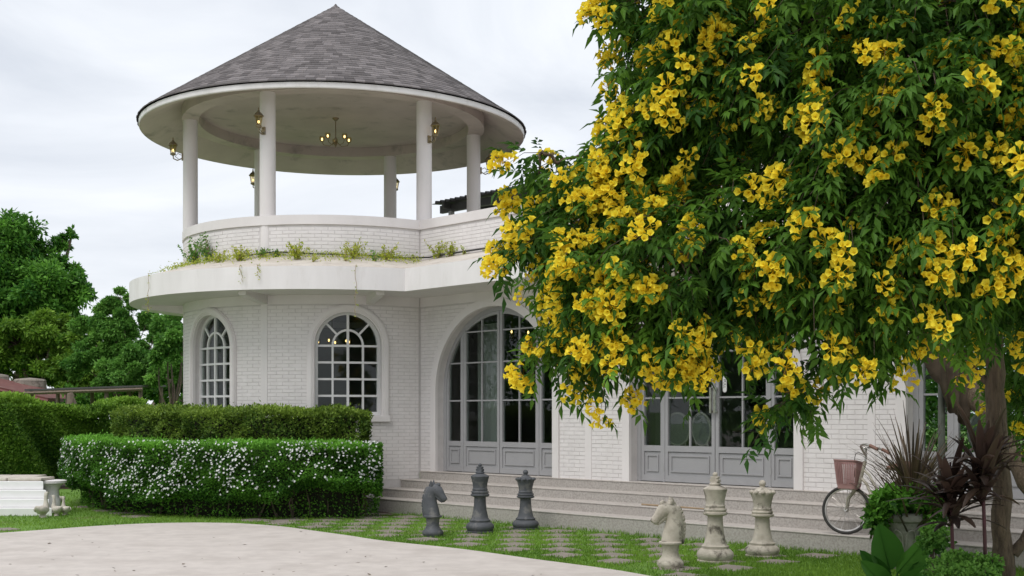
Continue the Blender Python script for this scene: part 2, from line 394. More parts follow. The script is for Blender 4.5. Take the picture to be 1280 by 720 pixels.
def brick_np(P, rows, seed):
    g = np.random.default_rng(seed); V = []; F = []; T = []
    for (a, b, z0, z1, full) in rows:
        d = .0045+g.normal(0, .0008); t = g.uniform(-.0012, .0012); j = g.uniform(-.0022, .0022, 8); i0 = len(V); c = .0025
        V += [P(a+j[0], z0+j[1], -.004), P(b+j[2], z0+j[1], -.004), P(b+j[2], z1+j[3], -.004), P(a+j[0], z1+j[3], -.004),
              P(a+j[0]+c, z0+j[1]+c, d+t), P(b+j[2]-c, z0+j[1]+c, d-t), P(b+j[2]-c, z1+j[3]-c, d-t*.5), P(a+j[0]+c, z1+j[3]-c, d+t*.5)]
        F += [(i0+4, i0+5, i0+6, i0+7), (i0, i0+1, i0+5, i0+4), (i0+1, i0+2, i0+6, i0+5), (i0+2, i0+3, i0+7, i0+6), (i0+3, i0, i0+4, i0+7)]
    return V, np.array(F)

# ---- openings: three arched door openings in the long wall, two arched windows in the tower
DZS, DRI = 2.05, 1.36
dops = [(.45+1.405+4.37*k, 1.405, FL-.03, DZS, DRI) for k in range(3)]
a1, a2 = tang(395.5), tang(474.5); wr = (TR*(a1+a2)/2, TR*(a2-a1)/2)
b1, b2 = tang(244), tang(280); wlw = (TR*(tang(262)), wr[1])
WZB, WZS = 1.66, 2.80
wops = [(wr[0], wr[1]+.05, WZB-.05, WZS, wr[1]+.05), (wlw[0], wr[1]+.05, WZB-.05, WZS, wr[1]+.05)]
ZB = 3.50                                                        # top of the brickwork
th_c = 39.2
S_END = 13.2
wall = wall_sheet(PW, 0, S_END, 0, 3.66, dops, .5, .24).build('wall', M['mortar'], house)
twall = wall_sheet(PT, TR*R(-150), TR*R(th_c), 0, 3.66, wops, .14, .22).build('tower_wall', M['mortar'], house)
inn = MB()                                                        # plaster band at the head of the wall, return wall at the far right end
inn.strip(PW, [(.02, 3.58), (S_END, 3.58)], .156, -.01, .014).build('plaster_band', M['white'], house)
tb = MB(); tb.strip(PT, [(TR*R(a), 3.58) for a in np.linspace(-214, 38.8, 60)], .156, -.01, .014); tb.build('plaster_band', M['white'], house)
# plaster pilaster strips
pil_w = [(3.93, 4.06), (8.675, 8.775), (13.0, 13.15)]
for a, b in pil_w:
    MB().strip(PW, [((a+b)/2, 0.0), ((a+b)/2, 3.51)], b-a, -.01, .013).build('pilaster', M['white'], house)
tp = [TR*R(343-360), TR*R(283-360), TR*R(223-360)]
for s in tp: MB().strip(PT, [(s, 0.0), (s, 3.51)], .12, -.01, .011).build('pilaster', M['white'], house)
rows = brick_rows(0.03, S_END, 0, ZB, dops, .06, pil_w)
near = sorted([r for r in rows if r[4] and 7.7 < r[0] < 9.2 and r[2] > .6], key=lambda r: -r[0])
near = sorted(near, key=lambda r: r[2])[:300]; ns = set(near)
V, F = brick_np(PW, [r for r in rows if r not in ns and r[0] > -1], 3)
obj('brickwork', V, F, M['brick'], wall, kind='stuff')
ang_w = math.atan2(WE[1], WE[0])
variants = []
for k in range(5):
    V, F = brick_np(lambda s, z, off=0: np.array([s, -off, z]), [(-BL/2, BL/2, 0, BH, True)], 50+k)
    o = obj('brick', V, F, M['brick'], None, origin=(0, 0, 0)); variants.append(o.data); bpy.data.objects.remove(o)
for i, r in enumerate(near):
    o = bpy.data.objects.new('brick', variants[i*7 % 5]); col.objects.link(o); o.parent = wall
    o.location = Vector(PW((r[0]+r[1])/2, r[2]))-wloc(wall); o.rotation_euler = (0, 0, ang_w)
rows = brick_rows(TR*R(-150), TR*R(th_c)-.03, 0.5, ZB, wops, .05, [(s-.06, s+.06) for s in tp])
V, F = brick_np(PT, rows, 4); obj('brickwork', V, F, M['brick'], twall, kind='stuff')

# ---- trims round the openings
for o in dops:
    mb = MB(); mb.strip(PW, arch_path(o, .062, base=FL), .135, -.02, .035); mb.build('arch_trim', M['white'], house)
def bullnose(o):
    mb = MB(); pth = arch_path(o, .05, base=o[2]-.05)
    pth = pth[:-1]+[(o[0]+o[1]+.05, o[2]-.05)]
    d = .055
    for (g, w, p) in ((.0, .13, .035), (.02, .09, .055), (.03, .05, .066)):
        q = arch_path(o, .045+g*.3, base=o[2]-.06)
        mb.strip(PT, q, w, -.02, p)
    mb.strip(PT, [(o[0]-o[1]-.11, o[2]-.055), (o[0], o[2]-.055), (o[0]+o[1]+.11, o[2]-.055)], .10, -.02, .075)
    return mb
# ---- windows of the tower
def window(o):
    w = MB(); sc, h, zb, zs, rise = o
    bullnose(o).build('window_trim', M['white'], house)
    full = arch_path(o, -.03)[:-1]+[(sc+h-.03, zb+.03)]+[(sc+(h-.03)*(1-k/6)-(h-.03)*k/6, zb+.03) for k in range(1, 7)]
    w.strip(PT, arch_path(o, -.03, base=zb), .06, -.17, -.10)
    w.strip(PT, [(sc-h, zb+.03), (sc, zb+.03), (sc+h, zb+.03)], .06, -.17, -.10)
    win = w.build('window', M['framew'], house)
    mun = []
    hh = h-.05; rr = hh
    m1 = [[(sc, zb), (sc, zs+rise-.03)]]
    for f in (-.5, .5): m1.append([(sc+f*hh, zb), (sc+f*hh, zs)])
    nrow = 4
    for k in range(1, nrow+1):
        z = zb+.05+(zs-zb-.05)*k/nrow
        m1.append([(sc+hh*q, z) for q in np.linspace(-1, 1, 7)])
    m1.append([(sc+.5*hh*math.cos(a), zs+.5*hh*math.sin(a)) for a in np.linspace(0, math.pi, 17)])
    for a in (45, 135):
        m1.append([(sc+.5*hh*math.cos(R(a)), zs+.5*hh*math.sin(R(a))), (sc+hh*math.cos(R(a)), zs+hh*math.sin(R(a)))])
    for i, p in enumerate(m1):
        MB().strip(PT, p, .036 if i else .045, -.158+i*.0006, -.105-i*.0006).build('muntin', M['framew'], win)
    # panes: one slightly tilted sheet per light
    g = np.random.default_rng(int(abs(sc*100)))
    def pane(poly):
        j = g.uniform(-.0025, .0025, 2); c = np.mean(poly, 0)
        V = [PT(s, z, -.135+j[0]*(s-c[0])*8+j[1]*(z-c[1])*8) for s, z in poly]; n = len(V)
        V += [PT(s, z, -.140+j[0]*(s-c[0])*8+j[1]*(z-c[1])*8) for s, z in poly]
        F = [tuple(range(n)), tuple(reversed(range(n, 2*n)))]+[(i, i+n, (i+1) % n+n, (i+1) % n) for i in range(n)]
        obj('pane', V, F, M['glass'], win)
    zz = [zb+.05+(zs-zb-.05)*k/nrow for k in range(nrow+1)]
    xs = [sc+q*hh for q in (-1, -.5, 0, .5, 1)]
    for i in range(4):
        for k in range(nrow): pane([(xs[i], zz[k]), (xs[i+1], zz[k]), (xs[i+1], zz[k+1]), (xs[i], zz[k+1])])
    for a0, a1_ in ((0, 90), (90, 180)):
        pane([(sc, zs)]+[(sc+.5*hh*math.cos(R(a)), zs+.5*hh*math.sin(R(a))) for a in np.linspace(a0, a1_, 9)])
    for a0 in (0, 45, 90, 135):
        aa = np.linspace(a0, a0+45, 6)
        pane([(sc+.5*hh*math.cos(R(a)), zs+.5*hh*math.sin(R(a))) for a in aa]+[(sc+hh*math.cos(R(a)), zs+hh*math.sin(R(a))) for a in aa[::-1]])
for o in wops: window(o)

# ---- glazed arched doors of the long wall
def clip_top(o, s, g): return o[3]+math.sqrt(max(0, 1-((s-o[0])/(o[1]-.0))**2))*(o[4]-g)
def door_set(o, handles, seed):
    sc, h, zb, zs, rise = o; zb = FL+.004; D0, D1 = -.235, -.165
    L, Rr = sc-h, sc+h
    ks = [L, L+.50, sc, Rr-.50, Rr]
    fr = MB(); fr.strip(PW, arch_path(o, -.035, base=zb), .07, D0, D1+.012); fr.build('door_frame', M['greypaint'], house)
    g = np.random.default_rng(seed)
    leafs = [(ks[0]+.07, ks[1]-.012), (ks[1]+.012, ks[2]-.006), (ks[2]+.006, ks[3]-.012), (ks[3]+.012, ks[4]-.07)]
    for k in (1, 3):
        MB().strip(PW, [(ks[k], zb), (ks[k], clip_top(o, ks[k], .05))], .03, D0, D1+.008).build('mullion', M['greypaint'], house)
    for i, (a, b) in enumerate(leafs):
        nm = 'side_panel' if i in (0, 3) else 'door_leaf'
        w = b-a; st = .055
        mb = MB()
        za, zg = zb+.006, 1.13
        # stiles up to the arch, rails
        for s_, sg in ((a+st/2, 1), (b-st/2, -1)):
            mb.strip(PW, [(s_, za), (s_, clip_top(o, s_, .075))], st, D0+.006, D1)
        mb.strip(PW, [(a+st, za+.045), (b-st, za+.045)], .09, D0+.006, D1)
        mb.strip(PW, [(a+st, zg), (b-st, zg)], .085, D0+.006, D1)
        aa = [(s_, clip_top(o, s_, .10)) for s_ in np.linspace(a+st, b-st, 8)]
        mb.strip(PW, aa, .05, D0+.006, D1)
        mb.strip(PW, [(a+st, (za+zg)/2), (b-st, (za+zg)/2)], zg-za-.10, D0+.02, D1-.018)      # lower panel board
        leaf = mb.build(nm, M['greypaint'], house)
        # raised moulding of the lower panel
        q0, q1, y0, y1 = a+st+.055, b-st-.055, za+.15, zg-.10
        MB().strip(PW, [(q0, y0), (q1, y0), (q1, y1), (q0, y1)], .022, D1-.02, D1-.002, closed=True).build('panel_moulding', M['greypaint'], leaf)
        zl = [zg+.04, 1.86, 2.50, 3.02]
        tops = lambda s_: clip_top(o, s_, .09)
        cols_ = [a+st, b-st] if i in (0, 3) else [a+st, (a+b)/2, b-st]
        if len(cols_) == 3: MB().strip(PW, [(cols_[1], zg+.03), (cols_[1], tops(cols_[1]))], .024, D0+.02, D1-.012).build('muntin', M['greypaint'], leaf)
        for z in zl[1:]:
            ss = [s_ for s_ in np.linspace(a+st, b-st, 25) if tops(s_) > z]
            if len(ss) > 4: MB().strip(PW, [(ss[0], z), (ss[-1], z)], .024, D0+.021, D1-.013).build('muntin', M['greypaint'], leaf)
        for c in range(len(cols_)-1):
            for k in range(len(zl)):
                s0_, s1_ = cols_[c], cols_[c+1]; z0_ = zl[k]
                lim = zl[k+1] if k+1 < len(zl) else 9
                xs = np.linspace(s0_, s1_, 7); tp_ = [min(lim, tops(x)) for x in xs]
                ok = [(x, t) for x, t in zip(xs, tp_) if t > z0_+.01]
                if len(ok) < 2: continue
                poly = [(ok[0][0], z0_), (ok[-1][0], z0_)]+[(x, t) for x, t in ok[::-1]]
                j = g.uniform(-.002, .002, 2)
                V = [PW(s_, z_, -.198+j[0]*(s_-s0_)*6+j[1]*(z_-z0_)*3) for s_, z_ in poly]; n = len(V)
                V += [PW(s_, z_, -.203+j[0]*(s_-s0_)*6+j[1]*(z_-z0_)*3) for s_, z_ in poly]
                obj('pane', V, [tuple(range(n)), tuple(reversed(range(n, 2*n)))]+[(q, q+n, (q+1) % n+n, (q+1) % n) for q in range(n)], M['glass'], leaf)
        if handles and i in (1, 2):
            s_ = b-.028 if i == 1 else a+.028
            hb = MB()
            hb.strip(PW, [(s_, 1.64), (s_, 2.0)], .034, D1+.05, D1+.07)
            for z in (1.66, 1.98): hb.strip(PW, [(s_, z-.015), (s_, z+.015)], .03, D1, D1+.05)
            hb.build('pull_handle', M['chrome'], leaf)
        if i in (0, 3):
            s_ = b+.004 if i == 0 else a-.004
            for z in (.86, 1.75, 2.4):
                MB().strip(PW, [(s_, z-.05), (s_, z+.05)], .022, D1, D1+.012).build('hinge', M['steel'], leaf)
        if handles and i == 2:                                   # small oval push/pull sign on the glass
            zc, s0_ = 2.045, a+st+.085
            pts = [(s0_+.033*math.cos(t), zc+(.085 if math.sin(t) > 0 else -.085)+.033*math.sin(t)) for t in np.linspace(0, 2*math.pi, 24, endpoint=False)]
            V = [PW(x, z, -.186) for x, z in pts]+[PW(x, z, -.190) for x, z in pts]; n = 24
            sg = obj('door_sign', V, [tuple(range(n)), tuple(reversed(range(n, 48)))]+[(q, q+n, (q+1) % n+n, (q+1) % n) for q in range(n)], M['sticker'], leaf)
            cu = bpy.data.curves.new('door_lettering', 'FONT'); cu.body = 'PULL'; cu.size = .058; cu.align_x = 'CENTER'; cu.align_y = 'CENTER'; cu.extrude = .0006
            to = bpy.data.objects.new('lettering', cu); col.objects.link(to)
            dg = bpy.context.evaluated_depsgraph_get(); me = bpy.data.meshes.new_from_object(to.evaluated_get(dg)); bpy.data.objects.remove(to)
            vs = np.array([v.co[:] for v in me.vertices]); fs = [tuple(p.vertices) for p in me.polygons]
            V = [PW(s0_+v[1]*1.0, zc-v[0], -.1845+v[2]) for v in vs]
            obj('lettering', V, fs, M['ink'], sg)
for k, o in enumerate(dops): door_set(o, k == 1, k)

# ---- projecting ledge: fascia, soffit and weathered top, round the tower and along the wall
RO, OFF = 3.80, .97
sj = -2.82+math.sqrt(RO**2-1.198**2)
pj = PW(sj, 0, OFF)[:2]-TC; thj = math.degrees(math.atan2(pj[0], -pj[1]))
A = np.linspace(-212, thj, 90); outer = [(TC[0]+RO*math.sin(R(a)), TC[1]-RO*math.cos(R(a))) for a in A]
innr = [PT(TR*R(a), 0)[:2] for a in np.linspace(-212, th_c, 90)]
for s in np.linspace(sj, S_END, 20)[1:]: outer.append(tuple(PW(s, 0, OFF)[:2]))
for s in np.linspace(0, S_END, 20)[1:]: innr.append(PW(s, 0, 0)[:2])
Z0, Z1, Z2 = 3.655, 4.03, 4.32
V = []; F = []
for k, (p, q) in enumerate(zip(outer, innr)):
    w = .0
    V += [(p[0], p[1], Z0), (p[0], p[1], Z1), (q[0], q[1], Z2), (q[0], q[1], Z0)]
m = len(outer)
obj('fascia', V, [(4*k, 4*k+4, 4*k+5, 4*k+1) for k in range(m-1)], M['fascia'], house, smooth=30)
obj('ledge_top', np.array(V)+(0, 0, -.002), [(4*k+1, 4*k+5, 4*k+6, 4*k+2) for k in range(m-1)], M['ledge'], house, smooth=30)
obj('soffit', np.array(V)+(0, 0, .002), [(4*k+3, 4*k+7, 4*k+4, 4*k) for k in range(m-1)], M['white'], house, smooth=30)
for a in (343-360, 283-360, 223-360, 20):                          # small concrete beams under the ledge
    d = np.array([math.sin(R(a)), -math.cos(R(a))]); t = np.array([d[1], -d[0]])
    V = []
    for r_, zb_ in ((TR-.02, 3.50), (TR+.75, 3.60)):
        for sg in (-.07, .07):
            c = TC+d*r_+t*sg; V += [(c[0], c[1], zb_), (c[0], c[1], 3.662)]
    obj('bracket_beam', V, [(0, 1, 3, 2), (4, 6, 7, 5), (0, 4, 5, 1), (2, 3, 7, 6), (0, 2, 6, 4), (1, 5, 7, 3)], M['white'], house)
# ---- parapet with coping
ptop, pcop = 5.013, 4.853
pm = MB()
A = np.linspace(-212, th_c, 90)
V = [PT(TR*R(a), z) for a in A for z in (4.2, pcop)]; pm.add(V, [(2*k, 2*k+2, 2*k+3, 2*k+1) for k in range(89)])
tpar = pm.build('parapet_wall', M['mortar'], house)
V, F = brick_np(PT, brick_rows(TR*R(-150), TR*R(th_c)-.02, 4.19, pcop, (), 0, [(s-.09, s+.09) for s in tp]), 6); obj('brickwork', V, F, M['brick'], tpar, kind='stuff')
MB().strip(PT, [(TR*R(a), (ptop+pcop)/2) for a in np.linspace(-212, th_c+.45, 90)], ptop-pcop, -.16, .028).build('coping', M['white'], house)
pm = MB(); pm.add([PW(0, 4.2), PW(S_END, 4.2), PW(S_END, pcop), PW(0, pcop)], [(0, 1, 2, 3)]); mpar = pm.build('parapet_wall', M['mortar'], house)
V, F = brick_np(PW, brick_rows(.02, S_END, 4.19, pcop, (), 0), 7); obj('brickwork', V, F, M['brick'], mpar, kind='stuff')
MB().strip(PW, [(-.0, (ptop+pcop)/2), (S_END, (ptop+pcop)/2)], ptop-pcop, -.16, .0285).build('coping', M['white'], house)
V = []
A = np.linspace(-150, th_c, 60); V = [PT(TR*R(a), 4.22, -.02) for a in A]+[PW(S_END, 4.22, -.02), PW(S_END, 4.22, -7), PW(-5.5, 4.22, -7)]
obj('terrace_floor', V, [tuple(range(len(V)))], M['ledge'], house)
# ---- columns, ring beam, ceiling and eave of the open pavilion on the tower
CR = 2.71; CTH = [43, 103, 163, 223, 283, 343]
for a in CTH:
    c = (TC[0]+CR*math.sin(R(a)), TC[1]-CR*math.cos(R(a)), 0)
    mb = MB(); mb.lathe([(.137, 4.15), (.137, 5.2), (.134, 7.16)], c, 32, cap=False); mb.build('column', M['white'], house, smooth=180)
def ring(prof, name, m, parent, n=96, sm=25):
    V = []; F = []
    for r_, z in prof:
        for i in range(n):
            a = 2*math.pi*i/n; V.append((TC[0]+r_*math.cos(a), TC[1]+r_*math.sin(a), z))
    for k in range(len(prof)-1):
        for i in range(n):
            j = (i+1) % n; F.append((k*n+i, k*n+j, (k+1)*n+j, (k+1)*n+i))
    return obj(name, V, F, m, parent, smooth=sm)
EVR, EVZ, APX = 3.625, 6.955, 9.51
roof = ring([(EVR-.01, EVZ+.125), (.04, APX-.02), (.0, APX)], 'roof', M['roofdark'], house)
ring([(EVR, EVZ), (EVR+.012, EVZ+.015), (EVR+.012, EVZ+.095), (EVR-.05, EVZ+.10)], 'eave_trim', M['fascia'], house)
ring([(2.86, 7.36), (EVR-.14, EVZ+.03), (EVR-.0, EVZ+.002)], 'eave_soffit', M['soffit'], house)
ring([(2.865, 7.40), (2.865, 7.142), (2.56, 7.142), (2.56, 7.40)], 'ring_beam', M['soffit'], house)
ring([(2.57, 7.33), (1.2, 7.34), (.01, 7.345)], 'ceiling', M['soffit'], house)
# shingles: courses of thin tapered tabs, the largest in view as single pieces
LS = math.hypot(EVR+.06, APX-EVZ-.12); NC = 40; slope = math.atan2(APX-EVZ-.12, EVR+.06)
def shingle_mesh(k, wa, jit, g):
    t0 = 1-(k+.0)/NC; t1 = 1-(k+1.25)/NC
    r0, r1 = (EVR+.045)*t0, max((EVR+.045)*t1, .0); z0_, z1_ = EVZ+.115+(APX-EVZ-.115)*(1-t0), EVZ+.115+(APX-EVZ-.115)*(1-t1)
    r0 += jit; z0_ -= jit*.66
    th = .014+g.uniform(0, .006); u = .003; V = []
    for r_, z_, h_ in ((r0, z0_, th), (r1, z1_, u)):
        for f in (-.5, 0, .5):
            a = wa*f*.985; V.append((r_*math.sin(a), -r_*math.cos(a), z_+h_))
    for f in (-.5, 0, .5):
        a = wa*f*.985; V.append((r0*math.sin(a), -r0*math.cos(a), z0_-.004))
    return np.array(V), [(0, 1, 4, 3), (1, 2, 5, 4), (6, 7, 1, 0), (7, 8, 2, 1), (6, 0, 3), (8, 5, 2)]
g = np.random.default_rng(5); SV = []; SF = []; ST = []; cnt = 0; smesh = {}
cam_a = math.atan2(0-TC[0], -(0-TC[1]))                          # angle of the side that faces the photographer
for k in range(NC):
    r_ = (EVR+.045)*(1-(k+.1)/NC); n = max(7, int(round(2*math.pi*r_/.16))); wa = 2*math.pi/n; ph = g.uniform(0, wa)
    for i in range(n):
        a = ph+i*wa; d = (math.degrees(a-cam_a)+180) % 360-180
        if cnt < 300 and abs(d) < 62:
            v = int(g.integers(0, 5))
            if (k, v) not in smesh:
                V, F = shingle_mesh(k, wa, g.uniform(-.004, .012), g)
                o = obj('shingle', V, F, M['shingle'], None, tint=np.full(len(V), [.1, .3, .5, .7, 1.0][v]+g.uniform(-.08, .08)), origin=(0, 0, 0)); smesh[(k, v)] = o.data; bpy.data.objects.remove(o)
            o = bpy.data.objects.new('shingle', smesh[(k, v)]); col.objects.link(o); o.parent = roof
            o.location = Vector((TC[0], TC[1], 0))-wloc(roof); o.rotation_euler = (0, 0, a); cnt += 1
        else:
            V, F = shingle_mesh(k, wa, g.uniform(-.004, .012), g); ca, sa = math.cos(a), math.sin(a)
            b0 = len(SV); SV += [(TC[0]+x*ca-y*sa, TC[1]+x*sa+y*ca, z) for x, y, z in V]; SF += [tuple(i_+b0 for i_ in f) for f in F]; ST += [float(np.clip(g.normal(.5, .3), 0, 1))]*len(V)
obj('shingle_courses', SV, SF, M['shingle'], roof, tint=ST, kind='stuff')
MB().lathe([(.12, APX-.085), (.05, APX-.02), (.012, APX+.03), (.0, APX+.04)], (TC[0], TC[1], 0), 12).build('ridge_cap', M['shingle'], roof)

# ---- interior, seen through the glass
def quad(name, pts, m, parent): return obj(name, pts, [(0, 1, 2, 3)], m, parent)
V = [PT(TR*R(a), FL-.004, -.1) for a in np.linspace(-150, th_c, 50)]+[PW(S_END, FL-.004, -.0), PW(S_END, FL-.004, -7), PW(-5.5, FL-.004, -7)]
obj('room_floor', V, [tuple(range(len(V)))], M['infloor'], house)
V = [(p[0], p[1], 3.62) for p in V]; obj('room_ceiling', V, [tuple(reversed(range(len(V))))], M['inwall'], house)
MB().box(PW(-5.5, 2.13, -3.95), (.12, 6.1, 2.99), ang_w).build('end_wall', M['inwall'], house)
MB().strip(PW, [(-5.6, 2.13), (4.3, 2.13)], 2.99, -7.0, -6.85).build('back_wall', M['inwall'], house)
MB().box(PW(S_END, 2.13, -3.5), (.12, 7.0, 2.99), ang_w).build('partition_wall', M['inwall'], house)
for s in (4.35, 5.7, 7.05, 8.4, 9.8, 11.2, 12.9): MB().strip(PW, [(s, FL), (s, 3.62)], .09, -7.0, -6.9).build('rear_post', M['framew'], house)
MB().strip(PW, [(4.4, 2.3), (S_END, 2.3)], .07, -6.99, -6.91).build('rear_rail', M['framew'], house)
for s, o_ in ((6.55, -3.4), (2.3, -3.6)):
    MB().box(PW(s, 2.13, o_), (.3, .3, 2.98), ang_w).build('room_pillar', M['inwall'], house, bevel=.01)
def curtain(P, s, z0_, z1_, w, off):
    V = []; F = []; n = 40
    for k in range(n+1):
        x = s-w/2+w*k/n; d = .035*math.sin(k*1.9)+.01*math.sin(k*.7)
        V += [P(x, z0_, off+d*.6), P(x, z1_, off+d)]
    return obj('curtain', V, [(2*k, 2*k+2, 2*k+3, 2*k+1) for k in range(n)], M['curtain'], None, smooth=180)
# ================================================================ ground
def flat(name, pts, z, m, kind='structure'):
    o = obj(name, [(p[0], p[1], z) for p in pts], [tuple(range(len(pts)))], m); o['kind'] = kind; return o
lawn = flat('lawn', [(-300, -60), (300, -60), (300, 600), (-300, 600)], 0, M['lawn'])
EDGE = [(-260, 686), (-120, 675.5), (0, 668), (56, 664), (112, 659.8), (161, 657), (200, 655.6), (240, 655), (270, 655.2), (300, 656), (349, 659.5), (394, 665.5), (437, 671.5), (480, 678), (574, 688), (667, 701), (742, 711), (799, 720), (900, 740), (1020, 772)]
ep = [gp(x, y)[:2] for x, y in EDGE]
def crom(P, n=8):
    P = [np.array(p) for p in P]; out = []
    for i in range(len(P)-1):
        a, b, c, d = P[max(i-1, 0)], P[i], P[i+1], P[min(i+2, len(P)-1)]
        for k in range(n):
            t = k/n; out.append(.5*((2*b)+(-a+c)*t+(2*a-5*b+4*c-d)*t*t+(-a+3*b-3*c+d)*t**3))
    out.append(P[-1]); return out
edge = crom(ep)
drv = [tuple(p) for p in edge]+[(10, 4), (14, -40), (-60, -40), (-60, 10)]
V = [(x, y, z) for x, y in drv for z in (-.05, .022)]; n = len(drv)
drive = obj('driveway', V, [tuple(2*k+1 for k in range(n))]+[(2*k, 2*((k+1) % n), 2*((k+1) % n)+1, 2*k+1) for k in range(n)], M['concrete']); drive['kind'] = 'structure'
dp = np.array(drv)
def in_poly(X, Y, P):
    c = np.zeros(len(X), bool); n = len(P); j = n-1
    for i in range(n):
        xi, yi, xj, yj = P[i][0], P[i][1], P[j][0], P[j][1]
        t = ((yi > Y) != (yj > Y)) & (X < (xj-xi)*(Y-yi)/((yj-yi)+1e-12)+xi); c ^= t; j = i
    return c
# bed of bare soil under the hedges by the tower
A = np.linspace(-135, 22, 40)
bed = [(TC[0]+4.25*math.sin(R(a)), TC[1]-4.25*math.cos(R(a))) for a in A]+[(TC[0]+2.6*math.sin(R(a)), TC[1]-2.6*math.cos(R(a))) for a in A[::-1]]
obj('planting_bed', [(x, y, .006) for x, y in bed], [tuple(range(len(bed)))], M['soil'])['kind'] = 'structure'
bk = [gp(-60, 612), gp(140, 611), gp(150, 600), gp(-60, 600)]
obj('hedge_bed', [(p[0], p[1], .006) for p in bk], [(0, 1, 2, 3)], M['soil'])['kind'] = 'structure'

# ================================================================ granite steps
steps = thing('stone_steps', 'wide flight of four grey washed granite steps before the arched doors', 'steps', tuple(PW(4, 0, .7)))
TD = .35; tops = [.225, .365, .505, FL]; SE = 13.0
offs = [.05+TD*k for k in (3, 2, 1, 0)]
lefts = [ws(450, offs[0]), ws(473, offs[1]), ws(501, offs[2]), ws(525, offs[3])]
for k in range(4):
    o1 = offs[k]; o0 = (offs[k+1]-.01) if k < 3 else -.16; zb = 0 if k == 0 else tops[k-1]-.05
    l = lefts[k]; p = [PW(l-.0, 0, o1)[:2], PW(SE, 0, o1)[:2], PW(SE, 0, o0)[:2], PW(l-(o1-o0)*.0-(.0), 0, o0)[:2]]
    V = [(x, y, z) for z in (zb, tops[k]-.018) for x, y in p]
    st = obj('step', V, [(0, 1, 5, 4), (1, 2, 6, 5), (2, 3, 7, 6), (3, 0, 4, 7), (4, 5, 6, 7)], M['step'], steps, bevel=.006)
    p2 = [PW(l-.008, 0, o1+.008)[:2], PW(SE, 0, o1+.008)[:2], PW(SE, 0, o0)[:2], PW(l-.008, 0, o0)[:2]]
    V = [(x, y, z) for z in (tops[k]-.018, tops[k]) for x, y in p2]
    obj('tread', V, [(0, 3, 2, 1), (0, 1, 5, 4), (1, 2, 6, 5), (2, 3, 7, 6), (3, 0, 4, 7), (4, 5, 6, 7)], M['tread'], st, bevel=.006)

# ================================================================ chequered pavers in the lawn
PC = .41; u1 = WE; u2 = -WN
p0 = gp(705, 702.4)[:2]; g = np.random.default_rng(21)
pav_mesh = []
for k in range(5):
    h = .188; V = []
    q = [(-h, -h), (0, -h-.004), (h, -h), (h+.003, 0), (h, h), (0, h+.003), (-h, h), (-h-.004, 0)]
    q = [(x+g.normal(0, .007), y+g.normal(0, .007)) for x, y in q]
    V = [(x, y, -.05) for x, y in q]+[(x, y, .006) for x, y in q]+[(x*.95, y*.95, .012) for x, y in q]
    F = [(i, (i+1) % 8, 8+(i+1) % 8, 8+i) for i in range(8)]+[(8+i, 8+(i+1) % 8, 16+(i+1) % 8, 16+i) for i in range(8)]+[tuple(range(16, 24))]
    o = obj('paver', V, F, M['paver'], None, origin=(0, 0, 0)); pav_mesh.append(o.data); bpy.data.objects.remove(o)
pavers = []
for i in range(-26, 30):
    for j in range(-12, 16):
        if (i+j) % 2: continue
        c = p0+u1*PC*i+u2*PC*j
        off = (c-WC) @ WN; s = (c-WC) @ WE
        if off < offs[0]+.12 or off > 5.4 or s < -2.6 or s > 9.2: continue
        if s < .2 and off > 2.2: continue
        cn = [c+u1*a*.25+u2*b*.25 for a in (-1, 1) for b in (-1, 1)]
        if in_poly(np.array([q[0] for q in cn]), np.array([q[1] for q in cn]), dp).any(): continue
        pavers.append(c)
for px, py in [(110, 634), (132, 638.5), (155, 642), (172, 646), (3, 662.5), (348, 652), (318, 651)]: pavers.append(gp(px, py)[:2])
for i, c in enumerate(pavers):
    o = bpy.data.objects.new('paver', pav_mesh[i % 5]); col.objects.link(o); o.parent = lawn
    o.location = Vector((c[0], c[1], float(g.uniform(-.004, .004))))-wloc(lawn); o.rotation_euler = (float(g.normal(0, .008)), float(g.normal(0, .008)), ang_w+float(g.normal(0, .03)))

# ================================================================ leaves and grass
def blades(P, D, Nn, L, W, tint, fold=True, droop=.0):
    """P base points, D unit directions, Nn unit side vectors' normals; returns V, F(tri), T"""
    P = np.asarray(P); D = D/np.linalg.norm(D, axis=1)[:, None]
    S = np.cross(D, Nn); S /= np.linalg.norm(S, axis=1)[:, None]+1e-9
    N2 = np.cross(S, D); L = L[:, None]; W = W[:, None]; n = len(P)
    if fold:
        v0 = P; v1 = P+D*L*.42+S*W*.5+N2*W*.18; v2 = P+D*L-N2*L*droop; v3 = P+D*L*.42-S*W*.5+N2*W*.18; v4 = P+D*L*.45-N2*L*droop*.15
        V = np.stack([v0, v1, v2, v3, v4], 1).reshape(-1, 3); b = (np.arange(n)*5)[:, None]
        F = np.concatenate([b+[0, 1, 4], b+[1, 2, 4], b+[0, 4, 3], b+[4, 2, 3]], 0); T = np.repeat(tint, 5)
    else:
        v0 = P; v1 = P+D*L*.45+S*W*.5; v2 = P+D*L-N2*L*droop; v3 = P+D*L*.45-S*W*.5
        V = np.stack([v0, v1, v2, v3], 1).reshape(-1, 3); b = (np.arange(n)*4)[:, None]
        F = np.concatenate([b+[0, 1, 2], b+[0, 2, 3]], 0); T = np.repeat(tint, 4)
    return V, F, T
def unit(a): return a/(np.linalg.norm(a, axis=1)[:, None]+1e-9)
def rnd(n, g): return unit(g.normal(size=(n, 3)))
def join(parts):
    V = np.concatenate([p[0] for p in parts]); T = np.concatenate([p[2] for p in parts]); o = 0; F = []
    for p in parts: F.append(p[1]+o); o += len(p[0])
    return V, np.concatenate(F), T
